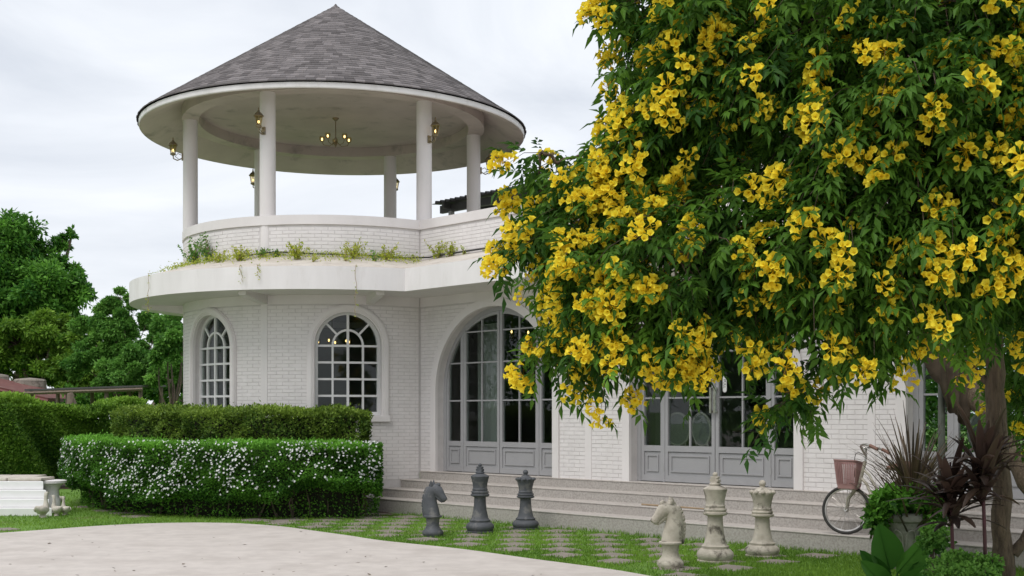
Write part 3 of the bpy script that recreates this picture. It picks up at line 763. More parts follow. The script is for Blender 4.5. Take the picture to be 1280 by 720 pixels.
# grass: dense in the part of the lawn that the photograph shows
g = np.random.default_rng(31); NG = 230000
px = g.uniform(-40, 1320, NG); d = g.uniform(96, 215, NG); Y = FPX*EYE/d; X = (px-640)/FPX*Y
keep = ~in_poly(X, Y, dp)
sx = (np.stack([X, Y], 1)-WC) @ WE; so = (np.stack([X, Y], 1)-WC) @ WN
keep &= ~((so < offs[0]+.0) & (sx > lefts[0])) 
rt = np.hypot(X-TC[0], Y-TC[1]); keep &= rt > 4.1
pv = np.array(pavers)
idx = np.where(keep)[0]; X, Y = X[idx], Y[idx]
local = np.stack([(np.stack([X, Y], 1)-p0) @ u1/PC, (np.stack([X, Y], 1)-p0) @ u2/PC], 1)
ins = np.zeros(len(X), bool)
for c in pavers:
    q = np.stack([X-c[0], Y-c[1]], 1); ins |= (np.abs(q @ u1) < .165+.03*np.sin(X*23)) & (np.abs(q @ u2) < .165+.03*np.sin(Y*29))
thin = (np.sin(X*1.7+np.sin(Y*2.3)*1.4)+np.sin(Y*1.1+X*.6)) > 1.25
k = ~ins & ~(thin & (g.random(len(X)) < .6)); X, Y = X[k], Y[k]; n = len(X)
P = np.stack([X, Y, np.full(n, -.004)], 1); D = unit(np.stack([g.normal(0, .45, n), g.normal(0, .45, n), np.ones(n)], 1))
ed = np.min(np.abs(np.stack([(X-c[0])**2+(Y-c[1])**2 for c in pavers[:1]], 1)), 1)
tt = np.clip(.5+.28*np.sin(X*2.1+1)*np.sin(Y*1.7)+g.normal(0, .22, n), 0, 1)
L_ = g.uniform(.025, .06, n)*(1+.5*((so[idx][k] < offs[0]+.16) & (sx[idx][k] > 0)))
V, F, T = blades(P, D, rnd(n, g), L_, g.uniform(.006, .012, n), tt, fold=False)
obj('grass', V, F, M['grass'], tint=T, kind='stuff')
tag(bpy.data.objects['grass'], 'short bright green grass of the lawn between the pavers', 'grass')

# fallen leaves and petals on the drive and the lawn edge
gg = np.random.default_rng(77); k = 110; px = gg.uniform(-20, 1000, k); dq = gg.uniform(128, 215, k); Yq = FPX*EYE/dq; Xq = (px-640)/FPX*Yq
ok = in_poly(Xq, Yq, dp); Xq, Yq = Xq[ok], Yq[ok]; k = len(Xq); kk = gg.random(k) < .45
Q = np.stack([Xq, Yq, np.full(k, .026)], 1); D = unit(np.stack([gg.normal(size=k), gg.normal(size=k), gg.normal(0, .12, k)], 1))
V, F, T = blades(Q, D, np.tile(np.array([0, 0, 1.]), (k, 1))+gg.normal(0, .2, (k, 3)), gg.uniform(.03, .07, k), gg.uniform(.015, .03, k), gg.random(k), fold=False)
tag(obj('fallen_leaves', V, F, M['draca'], tint=T, kind='stuff'), 'scattered small dry leaves lying on the concrete drive', 'leaves')
# ================================================================ hedges round the tower
def arc_hedge(name, label, r0, r1, z0, z1, a0, a1, m, nl, ls, seed, core_m, tip=.5, pct_top=.3):
    g = np.random.default_rng(seed); t = thing(name, label, 'hedge', (TC[0]+(r0+r1)/2*math.sin(R((a0+a1)/2)), TC[1]-(r0+r1)/2*math.cos(R((a0+a1)/2)), 0))
    def pt(a, r_, z): return np.stack([TC[0]+r_*np.sin(a), TC[1]-r_*np.cos(a), z], 1)
    # leaves on top, front, back and ends, with depth
    n = nl; w = [pct_top, .5, .12, .08]; face = g.choice(4, n, p=np.array(w)/sum(w))
    a = np.radians(g.uniform(a0, a1, n)); r_ = g.uniform(r0, r1, n); z = g.uniform(z0, z1, n); dep = np.abs(g.normal(0, .05, n))
    lump = .06*np.sin(a*9+z*3)+.05*np.sin(a*23+z*7+1)+.04*np.sin(a*41-z*11)
    if tip < .5: lump = lump*1.5+.05*np.sin(a*15-2*z)
    lump = np.maximum(lump, -.10)
    N = np.zeros((n, 3)); er = np.stack([np.sin(a), -np.cos(a), 0*a], 1)
    top = face == 0; z[top] = z1-dep[top]+lump[top]*.45+(g.random(top.sum()) < .06)*g.uniform(0, .07, top.sum()); N[top] = (0, 0, 1)
    fr = face == 1; r_[fr] = r1-dep[fr]+lump[fr]; N[fr] = er[fr]
    bk = face == 2; r_[bk] = r0+dep[bk]; N[bk] = -er[bk]
    en = face == 3; s = g.random(n) < .5; et = np.stack([np.cos(a), np.sin(a), 0*a], 1)
    a[en & s] = R(a1)-dep[en & s]/r1; a[en & ~s] = R(a0)+dep[en & ~s]/r1; N[en & s] = et[en & s]; N[en & ~s] = -et[en & ~s]
    # rounded lower edge that rises and falls
    low = z0-.10+.26*(1+np.sin(a*5.0+.8))*.5+.09*np.sin(a*13)+.05*np.sin(a*31)
    z = np.maximum(z, low+g.random(n)*.2)
    sk = g.random(n) < .045; r_[sk] = r1-g.uniform(.30, .46, sk.sum()); z[sk] = g.uniform(.01, .45, sk.sum()); N[sk] = er[sk]; fr = fr & ~sk
    under = (z-low) < .18; r_[fr & under] -= (.18-(z-low)[fr & under])*.8
    e_ = np.clip((a-R(a1-5.5))/R(5.5), 0, 1)**2; r_ = np.where(r_ > (r0+r1)/2, r_-.22*e_, r_); z = np.where(top, z-.14*e_, z)
    P = pt(a, r_, z)
    D = unit(N*.8+rnd(n, g)*.9+np.array([0, 0, .35])); NN = unit(N*.7+rnd(n, g)*.7+(0, 0, .4))
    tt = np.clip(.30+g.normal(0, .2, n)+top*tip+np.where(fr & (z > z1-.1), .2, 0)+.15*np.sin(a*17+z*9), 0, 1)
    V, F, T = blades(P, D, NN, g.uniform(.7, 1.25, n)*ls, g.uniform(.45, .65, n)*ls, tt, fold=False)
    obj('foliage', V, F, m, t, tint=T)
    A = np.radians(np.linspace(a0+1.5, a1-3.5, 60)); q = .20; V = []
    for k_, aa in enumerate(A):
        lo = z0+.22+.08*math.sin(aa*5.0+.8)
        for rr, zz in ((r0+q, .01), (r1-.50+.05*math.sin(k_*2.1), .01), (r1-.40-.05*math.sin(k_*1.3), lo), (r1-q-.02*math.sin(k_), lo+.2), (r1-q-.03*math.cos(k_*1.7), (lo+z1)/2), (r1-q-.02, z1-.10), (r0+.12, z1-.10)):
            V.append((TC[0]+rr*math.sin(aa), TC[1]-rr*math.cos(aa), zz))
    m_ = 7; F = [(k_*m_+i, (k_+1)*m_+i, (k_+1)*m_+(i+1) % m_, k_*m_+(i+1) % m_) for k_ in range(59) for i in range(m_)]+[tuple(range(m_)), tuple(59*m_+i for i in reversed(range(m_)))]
    obj('shade_core', V, F, core_m, t)  # solid filler, coloured dark to stand for the shaded inside and underside
    sm = MB()
    for aa in np.radians(np.arange(a0+3, a1-1, 3.4)):
        rr = r0+.32+g.uniform(-.12, .12); x, y = TC[0]+rr*math.sin(aa), TC[1]-rr*math.cos(aa)
        for _ in range(3): sm.tube([(x, y, 0), (x+g.normal(0, .05), y+g.normal(0, .05), .25), (x+g.normal(0, .12), y+g.normal(0, .12), z0+.5)], [.016, .012, .008], 5)
    sm.build('stems', M['bark2'], t)
    return t, pt, g
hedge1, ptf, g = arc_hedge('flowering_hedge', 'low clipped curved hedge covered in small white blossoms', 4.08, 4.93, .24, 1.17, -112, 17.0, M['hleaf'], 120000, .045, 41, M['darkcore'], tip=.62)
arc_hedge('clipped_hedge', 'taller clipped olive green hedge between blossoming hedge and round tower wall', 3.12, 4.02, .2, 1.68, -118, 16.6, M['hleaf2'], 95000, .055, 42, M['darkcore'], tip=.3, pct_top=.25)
# blossoms of the front hedge
n = 4600; a = np.radians(g.uniform(-108, 16.5, n)); z = g.uniform(.30, 1.2, n)
cl = np.sin(a*11+1)*np.sin(z*6+a*4)+np.sin(a*29)*.5; keep = g.random(n) < np.clip(.55+.42*cl-.2*(z < .45)-.35*(a > R(-9))*(a < R(-2)), .04, 1)
a, z = a[keep], z[keep]; n = len(a); top = g.random(n) < .13
r_ = 4.93+np.maximum(.06*np.sin(a*9+z*3)+.05*np.sin(a*23+z*7+1)+.04*np.sin(a*41-z*11), -.10)+g.uniform(-.01, .04, n)
r_ = r_-.22*np.clip((a-R(11.5))/R(5.5), 0, 1)**2; r_[top] = g.uniform(4.3, 4.85, top.sum()); z[top] = 1.18+g.uniform(0, .03, top.sum())
low = .14+.26*(1+np.sin(a*5.0+.8))*.5+.09*np.sin(a*13)+.05*np.sin(a*31); k = z > low+.15; a, z, r_ = a[k], z[k], r_[k]; n = len(a)
C0 = ptf(a, r_, z); er = unit(np.stack([np.sin(a), -np.cos(a), np.full(n, .5)], 1)+rnd(n, g)*.5)
parts = []
s1 = unit(np.cross(er, rnd(n, g))); s2 = np.cross(er, s1)
for q in range(5):
    t = 2*math.pi*q/5; D = s1*math.cos(t)+s2*math.sin(t)+er*.25
    sz = g.uniform(.015, .024, n)
    parts.append(blades(C0, D, er, sz, sz*.8, g.random(n), fold=False))
V, F, T = join(parts); obj('blossoms', V, F, M['petal'], hedge1, tint=T, kind='stuff')
# dark planter under the left end of the blossoming hedge
c = gp(118, 617)
pl = MB(); pl.lathe([(.15, 0), (.17, .16), (.19, .17), (.19, .21), (.16, .21), (.15, .12)], (c[0], c[1], 0), 20)
tag(pl.build('planter_pot', M['black'], smooth=40), 'black plastic pot standing under the end of the blossoming hedge', 'pot')

def box_hedge(name, label, A_, B_, dep, z1, m, nl, ls, seed):
    g = np.random.default_rng(seed); A_ = np.array(A_[:2]); B_ = np.array(B_[:2]); L = np.linalg.norm(B_-A_); ex = (B_-A_)/L; ey = np.array([-ex[1], ex[0]])
    if ey[1] < 0: ey = -ey
    t = thing(name, label, 'hedge', ((A_+B_)[0]/2, (A_+B_)[1]/2, 0))
    n = nl; x = g.uniform(0, L, n); y = g.uniform(0, dep, n); z = g.uniform(.12, z1, n); f = g.random(n); N = np.zeros((n, 3)); d = np.abs(g.normal(0, .07, n))
    lump = .26*np.sin(x*2.3+.6)+.14*np.sin(x*5.3+z*2)+.09*np.sin(z*5+x*7)
    front = f < .72; y[front] = d[front]+lump[front]; N[front] = (-ey[0], -ey[1], 0)
    tp_ = ~front; z[tp_] = z1-d[tp_]+-.55*lump[tp_]; N[tp_] = (0, 0, 1)
    P = np.stack([A_[0]+ex[0]*x+ey[0]*y, A_[1]+ex[1]*x+ey[1]*y, z], 1)
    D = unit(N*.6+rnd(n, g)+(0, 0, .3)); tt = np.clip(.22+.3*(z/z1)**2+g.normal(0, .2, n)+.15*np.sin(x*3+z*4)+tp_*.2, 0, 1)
    V, F, T = blades(P, D, unit(N+rnd(n, g)), g.uniform(.7, 1.3, n)*ls, g.uniform(.45, .7, n)*ls, tt, fold=False)
    obj('foliage', V, F, m, t, tint=T)
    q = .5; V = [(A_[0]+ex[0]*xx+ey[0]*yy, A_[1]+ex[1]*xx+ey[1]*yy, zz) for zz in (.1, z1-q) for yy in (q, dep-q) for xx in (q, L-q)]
    obj('shade_core', V, [(0, 2, 3, 1), (4, 5, 7, 6), (0, 1, 5, 4), (2, 6, 7, 3), (0, 4, 6, 2), (1, 3, 7, 5)], M['darkcore'], t)  # solid dark box painted as shade behind the leaves, blocks see-through
    return t
hA, hB = at(-90, 520, 25.5), at(185, 520, 28.2)
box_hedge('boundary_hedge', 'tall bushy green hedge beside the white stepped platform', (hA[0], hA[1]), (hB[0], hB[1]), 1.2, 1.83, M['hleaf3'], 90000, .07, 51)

# ================================================================ weeds on the ledge, hose, lamps
def ledge_pt(px, py):
    """the point on the sloping ledge top met by a photograph pixel"""
    r_ = ray(px, py); best = None
    for Y in np.linspace(18, 24, 900):
        p = r_*Y; x, y, z = p[0], p[1], p[2]+EYE
        rt = math.hypot(x-TC[0], y-TC[1]); o_ = (np.array([x, y])-WC) @ WN
        dd = min(max(rt-TR, 0), max(o_, 0) if (np.array([x, y])-WC) @ WE > .4 else 9)
        if dd < .97:
            zl = Z2+(Z1-Z2)*dd/.97
            if z <= zl+.012: return np.array([x, y, zl])
            if dd < .06: return np.array([x, y, zl])
    return None
WEEDS = [(205, 334, .20, 1, 1), (222, 330, .20, 1, 1), (243, 327, .34, 0, 2), (262, 320, .42, 0, 2), (272, 327, .16, 1, 1), (300, 325, .20, 1, 2), (328, 319, .13, 0, 1), (345, 320, .10, 0, 1), (372, 323, .24, 1, 2), (392, 326, .12, 1, 0), (432, 325, .2, 1, 0), (443, 322, .3, 1, 1), (469, 325, .14, 0, 0), (484, 324, .22, 1, 1), (547, 321, .25, 1, 1), (562, 318, .22, 1, 1), (580, 314, .12, 1, 0), (607, 314, .10, 1, 0), (625, 312, .12, 1, 0)]
WLAB = ['sparse yellow green weed at the outer edge of the tower ledge', 'yellow green weed just inside the outer edge of the tower ledge', 'tall dark leafy weed against the tower parapet over the left window', 'tallest dark leafy weed on the tower ledge', 'small yellow weed next to the tallest weed on the ledge', 'wide yellow weed mat where the black hose begins', 'small green weed below the parapet pilaster', 'tiny green weed just past the parapet pilaster', 'bright yellow weed clump at the middle of the tower ledge', 'wispy yellow weed next to the bright middle clump', 'wispy weed over the arched tower window', 'upright weed above the long hanging stem', 'wispy green weed over the right side of the tower window', 'yellow weed nearing the inner corner of the ledge', 'yellow green weed clump just past the inner corner of the ledge', 'weed clump under the long parapet beside the corner clump', 'small wispy weed over the start of the arched doors', 'wispy weed over the arched doors', 'wispy weed half behind the flowering tree']
for i, (px, py, h, ye, dn) in enumerate(WEEDS):
    c = ledge_pt(px, py)
    if c is None: continue
    gg = np.random.default_rng(100+i); parts = []; sm = MB(); ns = [6, 14, 22][dn]; h *= 1.15
    t = thing('ledge_weed', WLAB[i], 'weed', tuple(c), 'weeds growing on the ledge')
    for s_ in range(ns):
        hh = h*gg.uniform(.45, 1.05); dx = gg.normal(0, .35*h+.02, 2)
        P = np.array([c+(0, 0, -.02), c+(dx[0]*.4, dx[1]*.4, hh*.6), c+(dx[0], dx[1], hh)]); sm.tube(P, [.004, .003, .0015], 4)
        k = max(5, int(hh*70)); tpar_ = gg.uniform(.15, 1, k); Q = P[0]*(1-tpar_[:, None])+P[2]*tpar_[:, None]+gg.normal(0, .012, (k, 3))
        parts.append(blades(Q, rnd(k, gg)+(0, 0, .3), rnd(k, gg), gg.uniform(.03, .06, k), gg.uniform(.02, .038, k), gg.random(k), fold=False))
    V, F, T = join(parts); obj('foliage', V, F, M['weed'] if ye else M['weed2'], t, tint=T); sm.build('stem', M['bamboo'], t)
# trailing weeds that hang over the fascia
for i, (px, py0, py1) in enumerate([(186, 342, 392), (300, 335, 352), (445, 331, 396), (322, 336, 348)]):
    gg = np.random.default_rng(200+i)
    Yf = None
    for Y in np.linspace(18, 24, 1200):
        p = ray(px, py0)*Y
        if math.hypot(p[0]-TC[0], Y-TC[1]) < RO+.03: Yf = Y; break
    top_ = at(px, py0, Yf); top_[2] = Z1+.01; bot = at(px+gg.uniform(-3, 3), py1, Yf)
    pts = [top_+(0, .12, .02), top_+(0, 0, .012)]+[top_*(1-f)+bot*f+(gg.normal(0, .012), -.02+gg.normal(0, .006), 0) for f in np.linspace(.12, 1, 8)]
    t = thing('hanging_weed', ['thin trailing weed hanging over the fascia and down beside the tower edge', 'short trailing weed hanging on the white fascia', 'long bare trailing weed hanging in front of the arched tower window', 'small dark sprig hanging on the white fascia'][i], 'weed', tuple(top_), 'weeds growing on the ledge')
    MB().tube(pts, .004, 4).build('stem', M['bamboo'], t)
    k = 26; f = gg.integers(1, len(pts), k); Q = np.array([pts[j] for j in f])+gg.normal(0, .018, (k, 3))
    V, F, T = blades(Q, rnd(k, gg)-(0, 0, .4), rnd(k, gg), gg.uniform(.02, .045, k), gg.uniform(.012, .025, k), gg.random(k), fold=False); obj('foliage', V, F, M['weed'], t, tint=T)
# creeping fringe of tiny weeds between the clumps, far too many to count
gg = np.random.default_rng(402); k = 2600; a_ = np.concatenate([gg.normal(c_, w_, k//6) for c_, w_ in ((-62, 9), (-38, 8), (-20, 9), (2, 10), (18, 7), (30, 5))]); k = len(a_)
dd_ = np.clip(np.abs(gg.normal(.12, .22, k)), .0, .98); a_ = np.clip(a_, -85, 36); hh_ = np.abs(gg.normal(0, .05, k))+.01
Q = np.stack([TC[0]+(TR+dd_)*np.sin(np.radians(a_)), TC[1]-(TR+dd_)*np.cos(np.radians(a_)), Z2+(Z1-Z2)*dd_/.97+hh_], 1)
V, F, T = blades(Q, rnd(k, gg)+(0, 0, .2), rnd(k, gg), gg.uniform(.02, .05, k), gg.uniform(.012, .03, k), gg.random(k), fold=False)
tag(obj('ledge_fringe', V, F, M['weed'], tint=T, kind='stuff'), 'thin creeping fringe of small yellow green weeds along the ledge', 'weeds')
hp = [PT(TR*R(a), 4.335+.05*math.exp(-((a+12)/9)**2), .03+.04*(1+math.sin(a*.13))) for a in np.linspace(-26, 33, 60)]
hp += [PW(s, 4.335+.02*math.sin(s*1.1), .05) for s in np.linspace(.3, 9, 40)]
tag(MB().tube(hp, .013, 6).build('hose', M['cable']), 'black hose lying along the foot of the parapet', 'hose')

def lantern():
    t = thing('wall_lantern', '', 'lantern', local=True)
    br = MB(); br.box((0, -.012, -.16), (.07, .024, .13)); br.tube([(0, -.02, -.19), (0, -.10, -.23), (0, -.17, -.20), (0, -.18, -.13)], .011, 6); br.tube([(0, -.03, -.13), (0, -.09, -.10), (0, -.14, -.16), (0, -.08, -.2)], .007, 5)
    br.build('bracket', M['brass'], t)
    MB().lathe([(.01, -.15), (.05, -.13), (.055, -.11), (.045, -.10)], (0, -.18, 0), 8).build('base', M['brass'], t)
    MB().lathe([(.042, -.105), (.072, .05)], (0, -.18, 0), 6, cap=False).build('glass', M['lampglass'], t)
    fr = MB()
    for k in range(6):
        a = math.pi*2*k/6; fr.tube([(.044*math.cos(a), -.18+.044*math.sin(a), -.105), (.074*math.cos(a), -.18+.074*math.sin(a), .05)], .006, 4)
    fr.build('cage', M['brass'], t)
    MB().lathe([(.088, .045), (.085, .06), (.05, .105), (.022, .125), (.018, .15), (.01, .16), (.014, .175), (.0, .21)], (0, -.18, 0), 12).build('cap', M['brass'], t)
    MB().ellipsoid((0, -.18, -.045), (.016, .016, .03)).build('bulb', M['amber'], t)
    return t
lan = lantern()
for i, a in enumerate(CTH):
    o = lan if i == 0 else copy_tree(lan)
    o['label'] = ['brass wall lantern on pavilion column beside the parapet corner', 'brass wall lantern on pavilion column nearest the flowering tree', 'brass wall lantern on rear pavilion column beside dark canopy roof', 'brass wall lantern on rear pavilion column half hidden behind a front column', 'brass wall lantern on pavilion column toward the background trees', 'brass wall lantern on front pavilion column above the hedges'][i]
    o['group'] = 'lanterns on the pavilion columns'
    rr = CR+.136; o.location = (TC[0]+rr*math.sin(R(a)), TC[1]-rr*math.cos(R(a)), 6.62); o.rotation_euler = (0, 0, R(a))
def chandelier(loc, drop, label, s=1.0, n=5):
    t = thing('chandelier', label, 'chandelier', loc, local=True, group='chandeliers')
    MB().lathe([(.02, -.06), (.06, -.02), (.065, 0)], n=12).build('ceiling_rose', M['brass'], t)
    MB().tube([(0, 0, -.03), (0, 0, -drop)], .009, 6).build('rod', M['brass'], t)
    MB().lathe([(.01, -drop-.1), (.035, -drop-.06), (.02, -drop), (.03, -drop+.05), (.01, -drop+.08)], n=10).build('hub', M['brass'], t)
    for k in range(n):
        a = 2*math.pi*k/n+.5; d = np.array([math.cos(a), math.sin(a), 0])*s
        ar = MB().tube([d*.02+(0, 0, -drop), d*.12+(0, 0, -drop-.09), d*.24+(0, 0, -drop-.06), d*.27+(0, 0, -drop+.0)], .007, 5).build('arm', M['brass'], t)
        MB().lathe([(.026, 0), (.05, .03), (.056, .08), (.045, .11)], d*.27+(0, 0, -drop), 10, cap=False).build('shade', M['lampglass'], ar)
        MB().ellipsoid(d*.27+(0, 0, -drop+.05), (.017, .017, .028), 8, 6).build('bulb', M['amber'], ar)
    return t
chandelier((TC[0], TC[1], 7.345), .45, 'small brass chandelier with glass shades hanging from the open pavilion ceiling')
# ================================================================ chess pieces on the lawn
def piece(kind, colour, px, pyb, pyt, rz, label):
    base = gp(px, pyb); m = M['blackpiece'] if colour == 'black' else M['stonepiece']
    H = (pyb-pyt)*base[1]/FPX
    t = thing('chess_'+kind, label, 'chess piece', tuple(base), 'giant chess pieces on the lawn', local=True, rz=rz)
    S = lambda prof: [(r_*H, z*H) for r_, z in prof]
    if kind in ('king', 'queen'):
        f = 1.0 if kind == 'king' else 1.10
        bd = [(.195, 0), (.20, .012), (.20, .028), (.182, .034), (.195, .055), (.205, .085), (.198, .115), (.17, .145), (.148, .158), (.150, .172), (.152, .185), (.135, .195), (.122, .215), (.108, .27), (.094, .34), (.087, .42), (.084, .50), (.085, .515), (.125, .528), (.135, .538), (.135, .556), (.120, .562), (.122, .575), (.128, .585), (.122, .600), (.108, .604), (.110, .620), (.112, .628), (.104, .640), (.102, .66), (.108, .71), (.122, .77), (.130, .80)]
        if kind == 'king': bd += [(.132, .812), (.125, .822), (.09, .840), (.05, .855), (.045, .862)]
        else: bd += [(.136, .81), (.136, .838), (.11, .858), (.09, .872), (.06, .895), (.04, .905)]
        MB().lathe(S([(r_*f, z) for r_, z in bd]), n=36).build('body', m, t, smooth=42)
        fn = MB()
        if kind == 'king':
            fn.lathe(S([(.062, .855), (.066, .866), (.062, .878), (.04, .884)]), n=20)
            fn.box((0, 0, .915*H), (.075*H, .05*H, .075*H)); fn.box((0, 0, .905*H), (.12*H, .052*H, .032*H)); fn.box((0, 0, .940*H), (.10*H, .045*H, .024*H)); fn.box((0, 0, .885*H), (.09*H, .055*H, .02*H))
            fn.ellipsoid((0, 0, .972*H), (.030*H, .030*H, .028*H))
            fn.build('cross', m, t, smooth=40, bevel=.004)
        else:
            for k in range(10):
                a = 2*math.pi*k/10; fn.ellipsoid((.13*H*f*math.cos(a), .13*H*f*math.sin(a), .842*H), (.035*H, .035*H, .028*H), 8, 6)
            fn.build('coronet', m, t, smooth=60)
            fb = MB(); fb.lathe(S([(.03, .89), (.035, .915), (.03, .93)]), n=14); fb.ellipsoid((0, 0, .955*H), (.046*H, .046*H, .045*H)); fb.build('finial', m, t, smooth=60)
    else:
        bd = [(.165, 0), (.172, .012), (.172, .03), (.185, .05), (.188, .075), (.175, .105), (.145, .14), (.118, .18), (.110, .24), (.120, .31), (.125, .335), (.158, .345), (.163, .358), (.160, .372), (.145, .38)]
        MB().lathe(S(bd), n=36).build('pedestal', m, t, smooth=42)
        hd = MB()
        path = [(-.015, .365), (-.03, .45), (-.05, .55), (-.055, .65), (-.04, .74), (-.005, .81), (.05, .835), (.10, .80), (.14, .755), (.18, .71), (.215, .67), (.24, .645)]
        ra = [.148, .148, .14, .128, .12, .112, .108, .104, .088, .066, .060, .050]; rb = [.11, .105, .095, .086, .082, .080, .080, .076, .060, .050, .052, .044]
        fa = 1 if colour == 'black' else 1.06
        hd.tube([(x*H*fa, 0, z*H) for x, z in path], np.array(ra)*H, 18, np.array(rb)*H, up=(0, 1, 0)) if False else hd.tube([(x*H*fa, 0, z*H) for x, z in path], np.array(rb)*H, 18, np.array(ra)*H, up=(0, 1, 0))
        hd.build('horse_head', m, t, smooth=70)
        mn = MB()                                               # mane: overlapping ridges down the back of the neck
        for k in range(15):
            f = k/14; i = 6-f*5.6; j = int(i); fr = i-j
            c = np.array(path[j])*(1-fr)+np.array(path[min(j+1, 11)])*fr; rr = ra[j]*(1-fr)+ra[min(j+1, 11)]*fr
            tn = np.array(path[min(j+1, 11)])-np.array(path[j]); tn /= np.linalg.norm(tn); nn = np.array([-tn[1], tn[0]])
            q = (c*(1, 1)+nn*rr*.90); mn.ellipsoid((q[0]*H*fa, 0, q[1]*H), (.045*H, .028*H, .040*H), 10, 6)
        mn.build('mane', m, t, smooth=60)
        for sg in (-1, 1):
            ea = MB(); ea.tube([(.0*H, sg*.045*H, .90*H), (-.012*H, sg*.055*H, .95*H), (-.008*H, sg*.06*H, 1.0*H)], [.034*H, .026*H, .004*H], 8, [.02*H, .016*H, .003*H]); ea.build('ear', m, t, smooth=60)
            MB().ellipsoid((.075*H*fa, sg*.068*H, .845*H), (.018*H, .012*H, .014*H), 8, 6).build('eye', m, t, smooth=60)
            MB().ellipsoid((.225*H*fa, sg*.042*H, .685*H), (.016*H, .012*H, .012*H), 8, 6).build('nostril', m, t, smooth=60)
        MB().tube([(.07*H*fa, 0, .73*H), (.13*H*fa, 0, .665*H), (.185*H*fa, 0, .62*H)], [.05*H, .036*H, .024*H], 10).build('jaw', m, t, smooth=60)
    return t
piece('knight', 'black', 541, 671, 600, R(-20), 'black cast stone chess knight with worn muzzle beside the steps')
piece('king', 'black', 600, 666, 579, R(-40), 'black cast stone chess king topped by a cross')
piece('queen', 'black', 657, 661.5, 587, R(10), 'black cast stone chess queen with scalloped crown and ball')
piece('knight', 'white', 838, 710.5, 621, R(190), 'cream weathered chess knight with carved mane facing the black pieces')
piece('king', 'white', 894, 703, 590, R(-50), 'cream weathered chess king with dark stained base and cross')
piece('queen', 'white', 953, 696, 600, R(10), 'cream weathered chess queen with dark stained base and ball finial')
# sticks lying on the steps
a = PW(ws(801, offs[1]-.1), tops[1]+.012, offs[1]-.12); b = PW(ws(908, offs[1]-.1), tops[1]+.012, offs[1]-.06)
tag(MB().tube([a, (a+b)/2+(0, 0, .002), b], [.012, .011, .009], 6).build('bamboo_stick', M['bamboo']), 'thin bamboo stick lying on a granite step behind the cream pieces', 'stick')
a, b = gp(449, 629), gp(487, 639); tag(MB().tube([a+(0, 0, .012), b+(0, 0, .016)], .013, 6).build('pale_stick', M['bamboo']), 'pale stick lying on the ground beside the end of the steps', 'stick')

# ================================================================ white stepped platform, pedestal and geese
plf = thing('stepped_platform', 'bright white painted masonry platform with four steps and beige coping', 'platform', tuple(gp(20, 640)))
levels = [(65, 645.5, 0, .115), (59, 640, .115, .255), (51, 633, .255, .395), (44.5, 626, .395, .535)]
pr = gp(65, 645.5); 
for k in range(4):
    x1 = pr[0]-.095*k; y0 = pr[1]+.13*k; z0_, z1_ = .135*k, .135*(k+1)-.002
    q = [(-11, y0), (x1, y0), (x1*(y0+.5)/y0-.14, y0+.5), (x1*(y0+3)/y0-1.4, y0+3), (-11, y0+3)]
    V = [(x, y, z) for z in (z0_, z1_) for x, y in q]
    obj('step', V, [(0, 4, 3, 2, 1), (5, 6, 7, 8, 9)]+[(i, (i+1) % 5, 5+(i+1) % 5, 5+i) for i in range(5)], M['platform'], plf, bevel=.012)
x1 = pr[0]-.30; g = np.random.default_rng(8)
for r_ in range(2):
    xx = x1+(-.02 if r_ == 0 else -.38)
    while xx > -9.2:
        w = g.uniform(.5, .75); MB().box((xx-w/2, pr[1]+.72+.62*r_, .565+.0*r_), (w-.03, .56, .045), g.normal(0, .02)).build('coping_stone', M['slab'], plf, bevel=.012); xx -= w
c = gp(57, 636); c[1] = pr[1]+.55; c[0] = (59-640)/FPX*c[1]
ped = thing('stone_pedestal', 'small pale flared stone pedestal beside the white platform', 'pedestal', (c[0]-.02, c[1]+.25, 0), local=True)
MB().lathe([(.14, 0), (.14, .22), (.12, .25), (.115, .36), (.14, .44), (.19, .475)], n=20).build('shaft', M['white'], ped, smooth=40)
MB().lathe([(.19, .475), (.235, .49), (.24, .53), (.2, .54)], n=20).build('cap', M['white'], ped, smooth=40)
def goose(px, py, h, rz, label, low=False, zoff=0.0):
    b = gp(px, py, zoff); t = thing('goose_statue', label, 'statue', tuple(b), 'stone geese', local=True, rz=rz)
    k = h
    mb = MB()
    P = [(-.36, 0, .42), (-.28, 0, .38), (-.15, 0, .30), (0, 0, .27), (.12, 0, .32), (.17, 0, .46), (.155, 0, .62), (.15, 0, .76), (.17, 0, .86), (.21, 0, .90)] if not low else [(-.40, 0, .40), (-.3, 0, .36), (-.15, 0, .32), (.02, 0, .31), (.16, 0, .38), (.22, 0, .52), (.22, 0, .66), (.23, 0, .78), (.25, 0, .85), (.29, 0, .88)]
    rr = [.03, .09, .17, .2, .165, .105, .07, .062, .068, .05]
    mb.tube([np.array(p)*k for p in P], np.array(rr)*k, 14, np.array(rr)*k*.9, up=(0, 1, 0)); mb.build('body', M['goose'], t, smooth=70)
    q = np.array(P[-1])*k
    MB().tube([q, q+np.array((.08, 0, -.02))*k, q+np.array((.14, 0, -.035))*k], [.036*k, .026*k, .008*k], 8).build('beak', M['goose'], t, smooth=60)
    for s in (-1, 1):
        MB().ellipsoid((-.1*k, s*.15*k, .31*k), (.2*k, .05*k, .11*k), 10, 6).build('wing', M['goose'], t, smooth=60)
    MB().lathe([(.15*k, 0), (.16*k, .03*k), (.10*k, .07*k), (.10*k, .13*k)], (0, 0, 0), 14).build('foot_base', M['goose'], t, smooth=40)
    return t
goose(53.5, 647.5, .44, R(70), 'plump stone goose with raised head facing the platform')
goose(70.5, 645, .36, R(150), 'stone goose with folded wings in the middle of the group')
goose(81.5, 644, .33, R(140), 'smallest slim stone gosling at the outer end of the group')
goose(66, 637, .52, R(185), 'larger pale stone goose with curved neck behind the others', low=True)

